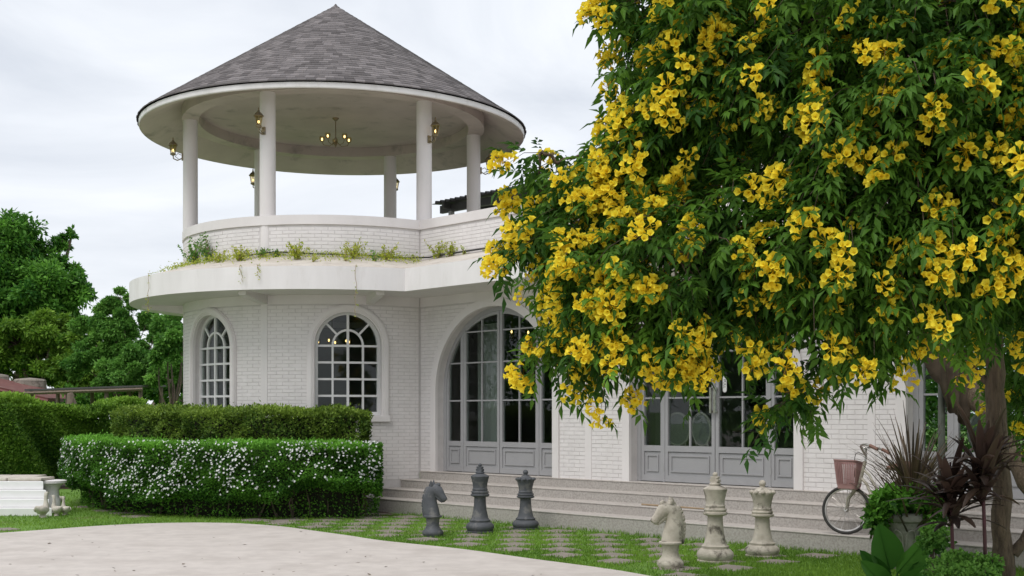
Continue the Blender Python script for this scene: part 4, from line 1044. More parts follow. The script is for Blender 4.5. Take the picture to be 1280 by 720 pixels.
# ================================================================ bicycle on the lowest step
bw = .285; bs = ws(1059, offs[0]-.12); bz = tops[0]
ex = np.array([-WE[0], -WE[1], 0]); ez = np.array([0, 0, 1.]); ey = np.array([-WN[0], -WN[1], 0])      # forward (to the far end), up, to the wall
lean = R(6); ez2 = ez*math.cos(lean)+ey*math.sin(lean); ey2 = ey*math.cos(lean)-ez*math.sin(lean)
B0 = PW(bs, bz, offs[0]-.07)
bike = thing('bicycle', 'cream step through bicycle with pink basket leaning on the granite steps', 'bicycle', tuple(B0))
def BP(x, z, y=0): return B0+ex*x+ez2*z+ey2*y
ST_A = R(-16)                                                       # the front wheel is turned a little
def wheel(cx, steer=0):
    fx = ex*math.cos(steer)+ey2*math.sin(steer); fy = np.cross(ez2, fx); c = BP(cx, bw)
    pt = lambda a, r_, y=0: c+fx*r_*math.cos(a)+ez2*r_*math.sin(a)+fy*y
    def torus(R0, prof, n=44):
        V = []; F = []; m_ = len(prof)
        for i in range(n):
            a = 2*math.pi*i/n
            for (dr, y) in prof: V.append(pt(a, R0+dr, y))
        for i in range(n):
            for k in range(m_): F.append((i*m_+k, i*m_+(k+1) % m_, ((i+1) % n)*m_+(k+1) % m_, ((i+1) % n)*m_+k))
        return V, F
    circ = [(.020*math.cos(t), .020*math.sin(t)) for t in np.linspace(0, 2*math.pi, 10, endpoint=False)]
    w = obj('wheel', *torus(bw-.042, [(.006, -.013), (.006, .013), (-.010, .010), (-.010, -.010)]), M['chrome'], bike, smooth=40)
    obj('tyre', *torus(bw-.020, circ), M['rubber'], w, smooth=180)
    hb = MB(); hb.tube([pt(0, 0, -.05), pt(0, 0, .05)], .02, 10); hb.build('hub', M['chrome'], w)
    sp = MB()
    for k in range(28):
        a = 2*math.pi*k/28; s = 1 if k % 2 else -1
        sp.tube([pt(a+s*.9, .018, s*.03), pt(a, bw-.046, 0)], .0021, 4, cap=False)
    sp.build('spokes', M['chrome'], w)
    return fx, fy, c
fx, fy, c1 = wheel(0, ST_A); wheel(-.96)
hd0, hd1 = BP(-.15, .60), BP(-.21, .86)                             # head tube
fk = MB()
for s in (-1, 1): fk.tube([c1+fy*s*.048, c1+fy*s*.048+ez2*.14-ex*.02, BP(-.10, .52)+fy*s*.042, BP(-.145, .585)], [.010, .012, .013, .013], 8)
fk.build('fork', M['cream'], bike, smooth=60)
fd = MB()
for k in range(2):
    pass
A = np.radians(np.linspace(20, 200, 20)); V = []; F = []
frm = MB(); frm.tube([hd0, hd1], .021, 10)
frm.tube([BP(-.17, .66), BP(-.24, .60), BP(-.34, .42), BP(-.46, .30), BP(-.54, .27)], .017, 10)
frm.tube([BP(-.19, .76), BP(-.27, .70), BP(-.38, .53), BP(-.50, .42), BP(-.585, .40)], .014, 10)
frm.tube([BP(-.54, .27), BP(-.64, .68)], .016, 10)
for s in (-1, 1):
    frm.tube([BP(-.54, .27, s*.02), BP(-.96, bw, s*.055)], .010, 8); frm.tube([BP(-.62, .58, s*.015), BP(-.96, bw, s*.055)], .009, 8)
frm.build('frame', M['cream'], bike, smooth=60)
sa = MB(); sa.tube([BP(-.64, .66), BP(-.66, .76)], .012, 8); sa.build('seat_post', M['chrome'], bike)
MB().tube([BP(-.49, .79), BP(-.56, .80), BP(-.66, .80), BP(-.74, .81), BP(-.78, .82)], [.02, .035, .06, .07, .03], 12, [.02, .04, .09, .10, .05]).build('saddle', M['brown_rubber'], bike, smooth=60)
ck = MB(); ck.tube([BP(-.54, .27, -.07), BP(-.54, .27, .07)], .02, 10); ck.tube([BP(-.54, .27, -.07), BP(-.44, .14, -.075)], .01, 6); ck.tube([BP(-.54, .27, .07), BP(-.64, .40, .075)], .01, 6); ck.build('crank', M['chrome'], bike)
for (x, z, y) in ((-.44, .14, -.12), (-.64, .40, .12)): MB().box(BP(x, z, y), (.08, .09, .02), ang_w).build('pedal', M['black'], bike)
hbm = MB(); hbm.tube([hd1, BP(-.215, .93)], .013, 8)
top = BP(-.215, .93)
pts = [top+fy*-.30-fx*.20+ez2*.05, top+fy*-.27-fx*.08+ez2*.10, top+fy*-.14+fx*.03+ez2*.09, top, top+fy*.14+fx*.03+ez2*.09, top+fy*.27-fx*.08+ez2*.10, top+fy*.30-fx*.20+ez2*.05]
pts = crom(pts, 5); hbm.tube(pts, .013, 8); hb = hbm.build('handlebar', M['chrome'], bike, smooth=60)
for a_, b_ in ((0, 4), (len(pts)-5, len(pts)-1)):
    MB().tube(pts[a_:b_+1], .020, 10).build('grip', M['brown_rubber'], hb, smooth=60)
    q = pts[4] if a_ == 0 else pts[-5]; MB().tube([q, q+fx*.05-ez2*.02, (pts[1] if a_ == 0 else pts[-2])+fx*.055-ez2*.02], .0055, 6).build('brake_lever', M['chrome'], hb)
MB().lathe([(.0, 0), (.028, .004), (.03, .02), (.018, .034), (0, .038)], tuple(top+fy*.09+ez2*.055), 12, cap=False).build('bell', M['chrome'], hb, smooth=60)
cb = MB(); cb.tube(crom([top+fy*.12, top+fx*.10+fy*.08+ez2*.0, BP(-.09, .70)+fy*.03, BP(-.11, .58)], 5), .004, 5); cb.build('brake_cable', M['black'], bike)
bk_ = MB(); bk_.box(BP(-.065, .585), (.05, .06, .03), ang_w); bk_.tube([BP(-.10, .585), BP(-.05, .565)], .008, 6); bk_.build('front_brake', M['black'], bike)
# basket: tapered, ribbed plastic with slots
bc = BP(-.02, .525); BH_ = .33
def BK(u, v, h):                                                   # u across, v forward, h up; tapering to the bottom
    k = .76+.24*h/BH_; return bc+fy*u*k+fx*(v*k+.02*h/BH_)+ez2*h
hu, hv = .19, .135
bas = MB()
def rrect(hu, hv, r_=.05, n=5):
    out = []
    for (cx, cy, a0) in ((hu-r_, hv-r_, 0), (-hu+r_, hv-r_, 90), (-hu+r_, -hv+r_, 180), (hu-r_, -hv+r_, 270)):
        for k in range(n): a = R(a0+90*k/(n-1)); out.append((cx+r_*math.cos(a), cy+r_*math.sin(a)))
    return out
rr = rrect(hu, hv); n = len(rr)
V = [BK(u, v, 0) for u, v in rr]; bas.add(V, [tuple(range(n))])
for h0, h1 in ((0, .055), (.30, .33)):
    V = [BK(u, v, h_) for h_ in (h0, h1) for u, v in rr]; bas.add(V, [(i, (i+1) % n, n+(i+1) % n, n+i) for i in range(n)])
V = [BK(u*k, v*k, h_) for (k, h_) in ((1.0, .33), (1.045, .332), (1.045, .318), (1.0, .314)) for u, v in rr]; bas.add(V, [(k*n+i, k*n+(i+1) % n, (k+1)*n+(i+1) % n, (k+1)*n+i) for k in range(3) for i in range(n)])
sb = bas.build('basket', M['pinkplastic'], bike)
per = []
for i in range(n):
    a, b = np.array(rr[i]), np.array(rr[(i+1) % n]); L = np.linalg.norm(b-a); m_ = max(1, int(round(L/.021)))
    for k in range(m_): per.append(a+(b-a)*(k+.5)/m_)
for (u, v) in per:
    tn = np.array([u, v]); 
    MB().tube([BK(u, v, .045), BK(u, v, .31)], .0055, 5).build('rib', M['pinkplastic'], sb)
pf = MB(); V = [BK(u*.985, hv*.985, h_) for u, h_ in ((-.12, .10), (.12, .10), (.12, .25), (-.12, .25))]; pf.add(V, [(0, 1, 2, 3)]); pf.build('front_plate', M['pinkplastic'], sb)
MB().tube([bc+fy*.05, c1+fy*.06], .004, 5).tube([bc-fy*.05, c1-fy*.06], .004, 5).build('basket_stay', M['chrome'], bike)

# ================================================================ planters and plants by the tree
g = np.random.default_rng(61)
uc = at(1131, 520, 12.7); uc = np.array([uc[0], 12.7, 0]); uz = 1.6-(640-520)/FPX*12.7
urn = thing('stone_urn', 'mossy grey carved stone urn holding a spiky bronze plant', 'urn', tuple(uc), local=True)
UH = uz; MB().lathe([(.15, 0), (.155, .04), (.11, .07), (.08, .12), (.10, .17), (.15, .22), (.19, .32), (.215, .44), (.23, UH-.10)], n=32).build('bowl', M['urnstone'], urn, smooth=40)
MB().lathe([(.23, UH-.10), (.255, UH-.085), (.262, UH-.05), (.255, UH-.02), (.23, UH), (.20, UH), (.19, UH-.06)], n=32).build('rim', M['urnstone'], urn, smooth=40)
for k in range(10):                                               # carved arches round the bowl
    a = 2*math.pi*k/10+.3; pts = []
    for f in np.linspace(0, 1, 13):
        w = .062*math.sin(math.pi*(f if f > .0 else 0)) ; 
        t_ = math.pi*f; hz = .26+.17*math.sin(t_)**.6; da = .24*math.cos(t_); rr_ = .165+.065*(hz-.26)/.18+.012
        pts.append((rr_*math.cos(a+da), rr_*math.sin(a+da), hz))
    MB().tube(pts, .008, 5).build('carved_arch', M['urnstone'], urn)
def straps(name, label, base, n, L, W, seed, m, spread, droopk, stem=None, nseg=5, group=None, up=.6):
    """rosette of long arching leaves, every leaf a mesh of its own"""
    g = np.random.default_rng(seed); t = thing(name, label, 'plant', tuple(base), group)
    for k in range(n):
        az = g.uniform(0, 2*math.pi); el = g.uniform(up, 1.0)*math.pi/2*spread+R(8); l = L*g.uniform(.65, 1.1); w = W*g.uniform(.8, 1.15)
        d = np.array([math.cos(az)*math.cos(el), math.sin(az)*math.cos(el), math.sin(el)]); p = np.array(base, float)+np.array((0, 0, g.uniform(-.62, .12)*L)); 
        side = np.array([-math.sin(az), math.cos(az), 0]); V = []; q = p.copy()
        for i in range(nseg+1):
            f = i/nseg; ww = w*(math.sin(math.pi*min(.98, (f*.86+.10)))**.8); nn = np.cross(side, d)
            V += [q+side*ww/2+nn*ww*.15, q, q-side*ww/2+nn*ww*.15]
            q = q+d*l/nseg; d = d+np.array([0, 0, -1])*droopk*g.uniform(.6, 1.4)/nseg; d /= np.linalg.norm(d)
        F = [(3*i+j, 3*i+j+1, 3*i+j+4, 3*i+j+3) for i in range(nseg) for j in (0, 1)]
        obj('leaf', V, F, m, t, smooth=180, tint=np.full(len(V), float(np.clip(g.normal(.45, .28), 0, 1))))
    return t
dr0 = at(1141, 600, 12.7)
straps('dracaena', 'spiky bronze plant with many narrow leaves growing in the stone urn', (dr0[0], 12.7, uz+.14), 240, .92, .023, 71, M['draca'], .84, .5, up=.32)
dt = bpy.data.objects['dracaena']
sm = MB()
for k in range(6): sm.tube([(uc[0]+g.normal(0, .04), uc[1]+g.normal(0, .04), uz-.12), (dr0[0]+g.normal(0, .03), 12.7, uz+.16)], .012, 6)
sm.build('stem', M['bark2'], dt)
def cordyline(px, py, Y, n, L, seed, label):
    top = at(px, py, Y)
    t = straps('cordyline', label, top, n, L, .068, seed, M['cordy'], .80, 1.1, up=.06, nseg=6, group='dark cordylines under the tree')
    MB().tube([(top[0]+.03, Y, 0.0), (top[0]+.02, Y, top[2]*.5), tuple(top), tuple(top+(0, 0, .22))], [.016, .015, .014, .007], 7).build('stem', M['stemred'], t, smooth=60)
    return t
cordyline(1188, 612, 9.75, 60, .48, 81, 'dark purple cordyline with drooping strap leaves next to the urn')
cordyline(1228, 582, 9.6, 64, .52, 82, 'taller dark purple cordyline with magenta stem beside the tree trunk')
# dry orange leaf hanging on the shorter one
def leafmass(name, label, blobs, m, n, ls, seed, cat='plant', wr=.6, fold=False):
    g = np.random.default_rng(seed); parts = []
    c0 = blobs[0]; t = thing(name, label, cat, (c0[0], c0[1], 0))
    tot = sum(b[3]**2 for b in blobs); sm = MB()
    for b in blobs:
        k = int(n*b[3]**2/tot); u = rnd(k, g); rr = b[3]*g.uniform(.35, 1.05, k)*(1+.25*np.sin(u[:, 0]*7+b[0]*3)*np.sin(u[:, 2]*6)); sc = np.array(b[4] if len(b) > 4 else (1, 1, 1))
        P = np.array(b[:3])+u*rr[:, None]*sc; P[:, 2] = np.maximum(P[:, 2], .02)
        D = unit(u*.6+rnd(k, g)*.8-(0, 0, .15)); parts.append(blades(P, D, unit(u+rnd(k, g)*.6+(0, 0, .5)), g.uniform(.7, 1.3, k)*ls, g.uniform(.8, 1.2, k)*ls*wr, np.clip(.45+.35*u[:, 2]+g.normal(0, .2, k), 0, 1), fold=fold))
        for _ in range(7):
            e = np.array(b[:3])+g.normal(0, .5, 3)*b[3]*sc; sm.tube([(b[0]+g.normal(0, .03), b[1]+g.normal(0, .03), max(0, b[2]-b[3]*1.4*sc[2])), np.array(b[:3]), e], [.008, .006, .003], 4)
    V, F, T = join(parts); obj('foliage', V, F, m, t, tint=T); sm.build('stems', M['bark2'], t)
    return t
P_ = lambda px, py, Y: list(at(px, py, Y))
leafmass('trailing_plant', 'glossy green trailing plant spilling over the rim of the stone urn', [P_(1112, 626, 12.55)+[.17, (1.1, 1, .75)], P_(1150, 622, 12.6)+[.18, (1.2, 1, .75)], P_(1096, 645, 12.55)+[.12, (.9, 1, 1.4)], P_(1165, 640, 12.5)+[.13, (1, 1, 1.5)]], M['hleaf'], 2600, .075, 91, wr=.62, fold=True)
leafmass('ground_cover_plant', 'bright green small leaved plant growing low against the tree trunk', [P_(1205, 722, 9.3)+[.16, (1.2, 1, .7)], P_(1180, 712, 9.5)+[.14, (1, 1, .7)], P_(1232, 722, 9.25)+[.11, (1, 1, .8)], P_(1220, 706, 9.5)+[.12, (1.2, 1, .7)], P_(1195, 700, 9.6)+[.10, (1.3, 1, .8)], P_(1168, 672, 10.4)+[.14, (1, 1, .9)], P_(1240, 705, 9.45)+[.08], P_(1175, 722, 9.3)+[.09]], M['bgleaf2'], 8000, .032, 92, wr=.85)
# low round pot of the ground cover
pb = at(1208, 700, 9.35); pb[2] = 0
MBp = MB(); MBp.lathe([(.16, 0), (.2, .2), (.22, .23), (.22, .27), (.19, .27), (.18, .2)], (pb[0], pb[1], 0), 24); tag(MBp.build('round_pot', M['urnstone'], smooth=40), 'low round stone pot under the bright green plant', 'pot')
# broad leaved plant in front of the urn
bp0 = at(1118, 700, 11.0)
big = thing('broad_leaf_plant', 'low plant with a few very broad glossy green leaves in front of urn', 'plant', (bp0[0], 11.0, 0))
def bigleaf(base, tip, w, curl, tint, roll=0.0):
    base = np.array(base, float); tip = np.array(tip, float); d = tip-base; L = np.linalg.norm(d); d /= L
    side = np.cross(d, np.array([0, -1., .35])); side /= np.linalg.norm(side); nn = np.cross(side, d)
    side = side*math.cos(roll)+nn*math.sin(roll); nn = np.cross(side, d)
    V = []; nu, nv = 10, 6
    for i in range(nu+1):
        f = i/nu; ww = w*(math.sin(math.pi*min(.995, f**.8*.97+.03)))**.75
        for j in range(nv+1):
            s = (j/nv*2-1); V.append(base+d*L*f+side*s*ww/2+nn*(abs(s)**1.4*ww*.22+.010*math.sin(i*2.6)*abs(s)-curl*f*f*L))
    F = [(i*(nv+1)+j, i*(nv+1)+j+1, (i+1)*(nv+1)+j+1, (i+1)*(nv+1)+j) for i in range(nu) for j in range(nv)]
    lf = obj('leaf', V, F, M['bigleaf'], big, smooth=180, tint=np.full(len(V), tint))
    MB().tube([base+d*L*f-nn*(curl*f*f*L+.002) for f in np.linspace(0, .95, 7)], np.linspace(.006, .002, 7), 5).build('midrib', M['bigleaf'], lf)
q = lambda px, py, Y=11.0: at(px, py, Y)
bigleaf(q(1112, 712), q(1097, 654, 10.9), .30, -.03, .35, .1)
bigleaf(q(1122, 716), q(1165, 668, 10.85), .24, .05, .9, -.5)
bigleaf(q(1110, 722), q(1076, 690, 10.9), .16, .10, .1, .6)
bigleaf(q(1135, 728), q(1172, 698, 10.95), .22, .12, .05, -.3)
bigleaf(q(1105, 735), q(1085, 706, 10.6), .22, .15, .6, .3)
bigleaf(q(1120, 740), q(1150, 716, 10.5), .22, .15, .4, 0)
st = MB()
for px, py in ((1112, 712), (1122, 716), (1110, 722), (1135, 728), (1105, 735), (1120, 740)):
    e = q(px, py); st.tube([(bp0[0], 11.0, 0), ((bp0[0]+e[0])/2, 11.0, e[2]*.6), e], .008, 6)
st.build('stalks', M['bigleaf'], big)
# ================================================================ yellow flowering tree
g = np.random.default_rng(77)
tb_ = at(1256, 520, 10.0); tb_[2] = 0
tree = thing('trumpet_tree', 'spreading tree with drooping branches full of yellow trumpet flowers', 'tree', (tb_[0], 10.0, 0))
def wob(P, r_, seed, n=4, amp=.012):
    gg = np.random.default_rng(seed); Q = np.array(crom([np.array(p, float) for p in P], n)); rr = np.interp(np.linspace(0, 1, len(Q)), np.linspace(0, 1, len(r_)), r_)
    Q[1:-1] += gg.normal(0, amp, (len(Q)-2, 3)); rr = rr*(1+gg.normal(0, .05, len(rr))); return Q, rr
Q, rr = wob([(tb_[0], 10, -.1), at(1256, 730, 10), at(1252, 640, 10), at(1246, 540, 10), at(1243, 450, 10), at(1238, 340, 9.9), at(1215, 220, 9.6), at(1190, 100, 9.3), at(1180, 0, 9.1)], [.10, .082, .076, .082, .074, .066, .055, .042, .028], 1, 5, .008)
MB().tube(Q, rr, 14).build('trunk', M['bark'], tree, smooth=70)
MB().tube([at(1256, 692, 10)+(.06, -.02, 0), at(1270, 676, 10)+(.05, -.03, 0), at(1277, 660, 10)+(.05, -.03, 0)], [.05, .042, .036], 10).build('branch_stub', M['bark'], tree, smooth=50)
Q, rr = wob([(at(1345, 520, 12.0)[0], 12.0, -.1), at(1325, 660, 12.0), at(1285, 600, 12.3), at(1240, 525, 12.7), at(1205, 478, 13.0), at(1172, 438, 13.1), at(1110, 360, 12.3), at(1030, 280, 11.0), at(960, 205, 9.8), at(900, 120, 9.0)], [.13, .12, .11, .105, .10, .09, .075, .06, .045, .025], 2, 5, .01)
MB().tube(Q, rr, 12).build('leaning_limb', M['bark'], tree, smooth=70); limbQ = Q
Q2, rr2 = wob([at(1243, 490, 10), at(1205, 445, 10.1), at(1175, 405, 9.9), at(1120, 330, 9.2), at(1060, 230, 8.5)], [.03, .028, .026, .022, .015], 3, 4, .006)
MB().tube(Q2, rr2, 8).build('branch', M['bark'], tree, smooth=70)
BL_ = [(800, -30, 8.3, .5), (772, 50, 8.1, .33), (800, 115, 7.9, .42), (785, 185, 8.0, .36), (850, 50, 7.7, .46), (925, 0, 7.8, .5), (690, 225, 8.5, .20), (672, 255, 8.5, .18), (668, 305, 8.4, .20), (725, 285, 8.1, .36), (765, 250, 8.1, .36), (735, 355, 7.9, .33), (716, 415, 8.0, .24), (706, 468, 8.0, .12), (745, 462, 7.95, .15), (780, 392, 7.7, .36), (808, 418, 7.6, .22), (845, 340, 7.5, .44), (848, 395, 7.5, .26), (880, 150, 8.4, .5),
       (950, 110, 7.7, .5), (950, 285, 7.6, .46), (955, 332, 7.4, .34), (905, 372, 7.6, .16), (1012, 345, 7.2, .38), (1000, 392, 7.3, .18), (986, 480, 7.4, .075), (989, 540, 7.4, .075), (1050, 50, 7.4, .52), (1060, 180, 7.3, .48), (1062, 300, 7.1, .44), (1080, 365, 7.2, .34), (1060, 435, 7.3, .17), (1105, 415, 7.3, .18), (1160, 30, 7.2, .55), (1160, 145, 7.0, .52), (1168, 262, 7.0, .48), (1175, 365, 7.1, .38), (1265, 40, 7.1, .55), (1272, 165, 7.0, .52), (1278, 285, 7.0, .46), (1255, 375, 7.2, .34), (1330, 380, 7.3, .4), (1390, 60, 7.4, .6), (1395, 200, 7.3, .6), (1390, 320, 7.4, .5),
       (860, -120, 8.6, .6), (1010, -110, 8.2, .65), (1150, -120, 8.0, .65), (1290, -110, 7.9, .65), (1420, -80, 8.2, .6), (1080, 100, 9.6, .55), (1190, 60, 9.6, .8), (1200, 260, 9.5, .6), (1020, -10, 9.5, .7), (1330, 180, 9.8, .8), (1290, 320, 10.0, .6), (1290, 470, 10.9, .34), (1275, 535, 11.1, .22), (1310, 420, 10.6, .4), (1110, 300, 8.8, .4), (850, 0, 9.3, .5), (820, 250, 8.8, .3), (1230, 430, 8.3, .15)]
skel = np.concatenate([limbQ[len(limbQ)//2:], np.array(Q2[len(Q2)//2:]), np.array(Q)[-15:], np.array([at(1190, 100, 9.3), at(1215, 220, 9.6), at(1238, 340, 9.9), at(1180, 0, 9.1)])])
br = MB(); SP = []; SD = []; SB = []
BL_ = [(b[0]+(48 if b[0] < 860 and b[1] < 200 else 8 if b[0] < 800 else 0), b[1]-(22 if b[3] > .15 else 40)-(22 if b[0] > 1130 and 340 < b[1] < 460 else 0), b[2], max(.05, b[3]*.86-.06)) for b in BL_]
cent = [at(b[0], b[1], b[2]) for b in BL_]; order = sorted(range(len(BL_)), key=lambda i: min(np.linalg.norm(skel-cent[i], axis=1)))
for i in order:
    c = cent[i]; r_ = BL_[i][3]; dd = np.linalg.norm(skel-c, axis=1)+np.where(skel[:, 2] > c[2]+.5, .3, 0); s0 = skel[np.argmin(dd)]
    mid = (s0+c)/2+g.normal(0, .06, 3)+(0, 0, .12); P = np.array(crom([s0, mid, c], 5)); P[1:-1] += g.normal(0, .012, (len(P)-2, 3))
    w0 = .012+.016*min(1, np.linalg.norm(c-s0)); br.tube(P, np.linspace(w0, .007, len(P)), 6); skel = np.vstack([skel, P[3:]])
    n = int(4*math.pi*r_*r_*30)+4
    u = rnd(n, g); f = np.clip(1-np.abs(g.normal(0, .28, n)), .15, 1.15); st = c+u*(r_*f)[:, None]*np.array([1.05, 1, 1.0])
    SP.append(st); SD.append(unit(u*np.array([1, 1, .6])+rnd(n, g)*.45-np.array([0, 0, .35]))); SB.append(np.full(n, i))
    for k in range(int(n*.22)):                                  # thin twigs to some sprays
        e = st[k]; m_ = (c+e)/2+g.normal(0, .04, 3); br.tube([c+(e-c)*.1, m_, e], [.006, .0045, .003], 4, cap=False)
br.build('branches', M['bark'], tree, smooth=80, kind='stuff')
SP = np.concatenate(SP); SD = np.concatenate(SD); SB = np.concatenate(SB); ns_ = len(SP)
# sprays: drooping twig with compound leaves; long hanging shoots among them
SL = g.uniform(.14, .30, ns_)*(1+.4*(g.random(ns_) < .12))
tw = MB(); LP = []; LD = []; LT = []; LSz = []; tips = np.zeros((ns_, 3)); tdir = np.zeros((ns_, 3))
nl = 6
stint = g.normal(0, .16, ns_)
for k in range(nl):
    f = (k+1)/nl; pos = SP+SD*(SL*f)[:, None]-np.array([0, 0, 1.])*(SL*f*f*.55)[:, None]
    dr = unit(SD-np.array([0, 0, 1.])*f*1.0); tips = pos; tdir = dr
    sd_ = unit(np.cross(dr, rnd(ns_, g))); sg = 1 if k % 2 else -1
    LP.append(pos); LD.append(unit(dr*.35+sd_*sg*.9-np.array([0, 0, .42]))); LT.append(np.clip(.26+stint+g.normal(0, .13, ns_)+.30*(g.random(ns_) < .10)*(k > 3), 0, 1)); LSz.append(g.uniform(.75, 1.2, ns_))
    if k < 3:
        LP.append(pos); LD.append(unit(dr*.35-sd_*sg*.9-np.array([0, 0, .42]))); LT.append(np.clip(.26+stint+g.normal(0, .13, ns_), 0, 1)); LSz.append(g.uniform(.75, 1.2, ns_))
LP = np.concatenate(LP); LD = np.concatenate(LD); LT = np.concatenate(LT); LSz = np.concatenate(LSz)
def compound(gg, n=7, L=.15):
    """template of a pinnate leaf along +x"""
    parts = []; fs = np.array([.28, .28, .55, .55, .8, .8, 1.0][:n]); sgn = np.array([1, -1, 1, -1, 1, -1, 0][:n])
    P = np.stack([fs*L, 0*fs, -.10*fs**2*L], 1); D = np.stack([np.where(sgn == 0, 1, .62), sgn*.75, -.28+gg.normal(0, .18, n)], 1)
    V, F, T = blades(P, D, unit(np.stack([0*fs+gg.normal(0, .25, n), gg.normal(0, .25, n), 0*fs+1], 1)), np.where(sgn == 0, .098, .082)*gg.uniform(.85, 1.12, n), np.full(n, .032), gg.uniform(-.08, .08, n), droop=.18)
    return V, F, T
temps = [compound(np.random.default_rng(s)) for s in range(6)]
X_ = LD; S_ = unit(np.cross(np.array([0, 0, 1.])+rnd(len(LP), g)*.35, X_)); Z_ = np.cross(X_, S_)
dist = np.linalg.norm(LP-np.array([0, 0, EYE]), axis=1); inview = (np.abs(LP[:, 0]/LP[:, 1]-(960-640)/FPX) < 320/FPX) & ((LP[:, 2]-EYE)/LP[:, 1] < 510/FPX)
cand = np.argsort(np.where(inview, dist, 99))[:300]; single = np.zeros(len(LP), bool); single[cand] = True
vt = g.integers(0, 6, len(LP)); parts = []; lm = []
for v in range(6):
    V, F, T = temps[v]; o = obj('leaf', V, F, M['tleaf'], None, tint=np.clip(T+.34, 0, 1), origin=(0, 0, 0)); lm.append(o.data); bpy.data.objects.remove(o)
    ix = np.where((vt == v) & ~single)[0]; W = LP[ix][:, None]+(V[None, :, 0:1]*X_[ix][:, None]+V[None, :, 1:2]*S_[ix][:, None]+V[None, :, 2:3]*Z_[ix][:, None])*LSz[ix][:, None, None]
    m_ = len(V); FF = (F[None]+(np.arange(len(ix))*m_)[:, None, None]).reshape(-1, 3); parts.append((W.reshape(-1, 3), FF, np.clip(LT[ix][:, None]+T[None], 0, 1).reshape(-1)))
V, F, T = join(parts); obj('foliage', V, F, M['tleaf'], tree, tint=T, kind='stuff')
to = wloc(tree)
def place(me, name, p, x, s, z, k):
    o = bpy.data.objects.new(name, me); col.objects.link(o); o.parent = tree
    m4 = Matrix([[x[0], s[0], z[0], p[0]-to.x], [x[1], s[1], z[1], p[1]-to.y], [x[2], s[2], z[2], p[2]-to.z], [0, 0, 0, 1]])
    o.matrix_local = m4 @ Matrix.Scale(k, 4)
for i in cand: place(lm[vt[i]], 'leaf', LP[i], X_[i], S_[i], Z_[i], float(LSz[i]))
# twigs of the sprays, three sided
t3 = []
e1 = unit(np.cross(SD, rnd(ns_, g))); e2 = np.cross(SD, e1); rings = []
for f, w in ((0, .0035), (.5, .0028), (1, .0015)):
    pos = SP+SD*(SL*f)[:, None]-np.array([0, 0, 1.])*(SL*f*f*.55)[:, None]
    for a in (0, 2.094, 4.189): rings.append(pos+(e1*math.cos(a)+e2*math.sin(a))*w)
V = np.stack(rings, 1).reshape(-1, 3); b = (np.arange(ns_)*9)[:, None]
F = np.concatenate([b+[r0*3+j, r0*3+(j+1) % 3, (r0+1)*3+(j+1) % 3, (r0+1)*3+j] for r0 in (0, 1) for j in range(3)]); obj('twigs', V, F, M['bark'], tree, kind='stuff')
# flower clusters
def trumpet():
    V = []; F = []; T = []; n = 5
    for r_, x, t_ in ((.003, 0, .15), (.010, .028, .45)):
        for k in range(n): a = 2*math.pi*k/n; V.append((x, r_*math.cos(a), r_*math.sin(a))); T.append(t_)
    for k in range(10):
        a = 2*math.pi*k/10; r_ = .0265 if k % 2 == 0 else .0225; V.append((.047 if k % 2 else .050, r_*math.cos(a), r_*math.sin(a))); T.append(.95 if k % 2 == 0 else .7)
    for k in range(n):
        j = (k+1) % n; F += [(k, j, n+j), (k, n+j, n+k)]
        F += [(n+k, 10+(2*k+1) % 10, 10+2*k), (n+k, n+j, 10+(2*k+1) % 10), (n+j, 10+(2*k+2) % 10, 10+(2*k+1) % 10)]
    return np.array(V), np.array(F), np.array(T)
tV, tF, tT = trumpet()
def cluster(seed, n):
    gg = np.random.default_rng(seed); parts = []
    rad = .0145*math.sqrt(n)+.008; ax = np.array([1., 0, 0])
    for q in range(n):
        rr_ = rad*math.sqrt((q+.5)/n); th_ = q*2.4+gg.normal(0, .35); lat = np.array([0, math.cos(th_), math.sin(th_)])
        b0 = lat*rr_+ax*(.012-.7*rr_*rr_/rad+gg.normal(0, .010)); d = ax*.75+lat*(rr_/rad)*.85+gg.normal(0, .28, 3)+np.array([0, 0, -.1]); d = d/np.linalg.norm(d)
        s = np.cross(d, gg.normal(size=3)); s /= np.linalg.norm(s); z = np.cross(d, s); k = gg.uniform(.60, .95)
        W = b0+(tV[:, :1]*d+tV[:, 1:2]*s+tV[:, 2:]*z)*k; parts.append((W, tF, np.clip(tT+gg.normal(0, .12), 0, 1)))
        c0 = np.array([-.012, 0, 0])+lat*.002; q5 = W[:5].mean(0); w = s*.0012; v = z*.0012
        parts.append((np.array([c0+w, c0-w, q5-w, q5+w, c0+v, q5+v]), np.array([(0, 1, 2), (0, 2, 3), (1, 4, 5), (1, 5, 2), (4, 0, 3), (4, 3, 5)]), np.zeros(6)))
    return join(parts)
cl = [cluster(300+k, n) for k, n in enumerate([7, 11, 15, 22, 9, 13, 5, 18])]
outw = tips-np.array(cent)[SB]; rel = np.linalg.norm(outw, axis=1)/np.array([b[3] for b in BL_])[SB]
tpx = 640+FPX*tips[:, 0]/tips[:, 1]; tpy = HOR-FPX*(tips[:, 2]-EYE)/tips[:, 1]
facing = (unit(outw)*unit(np.array([0, 0, EYE])-tips)).sum(1)
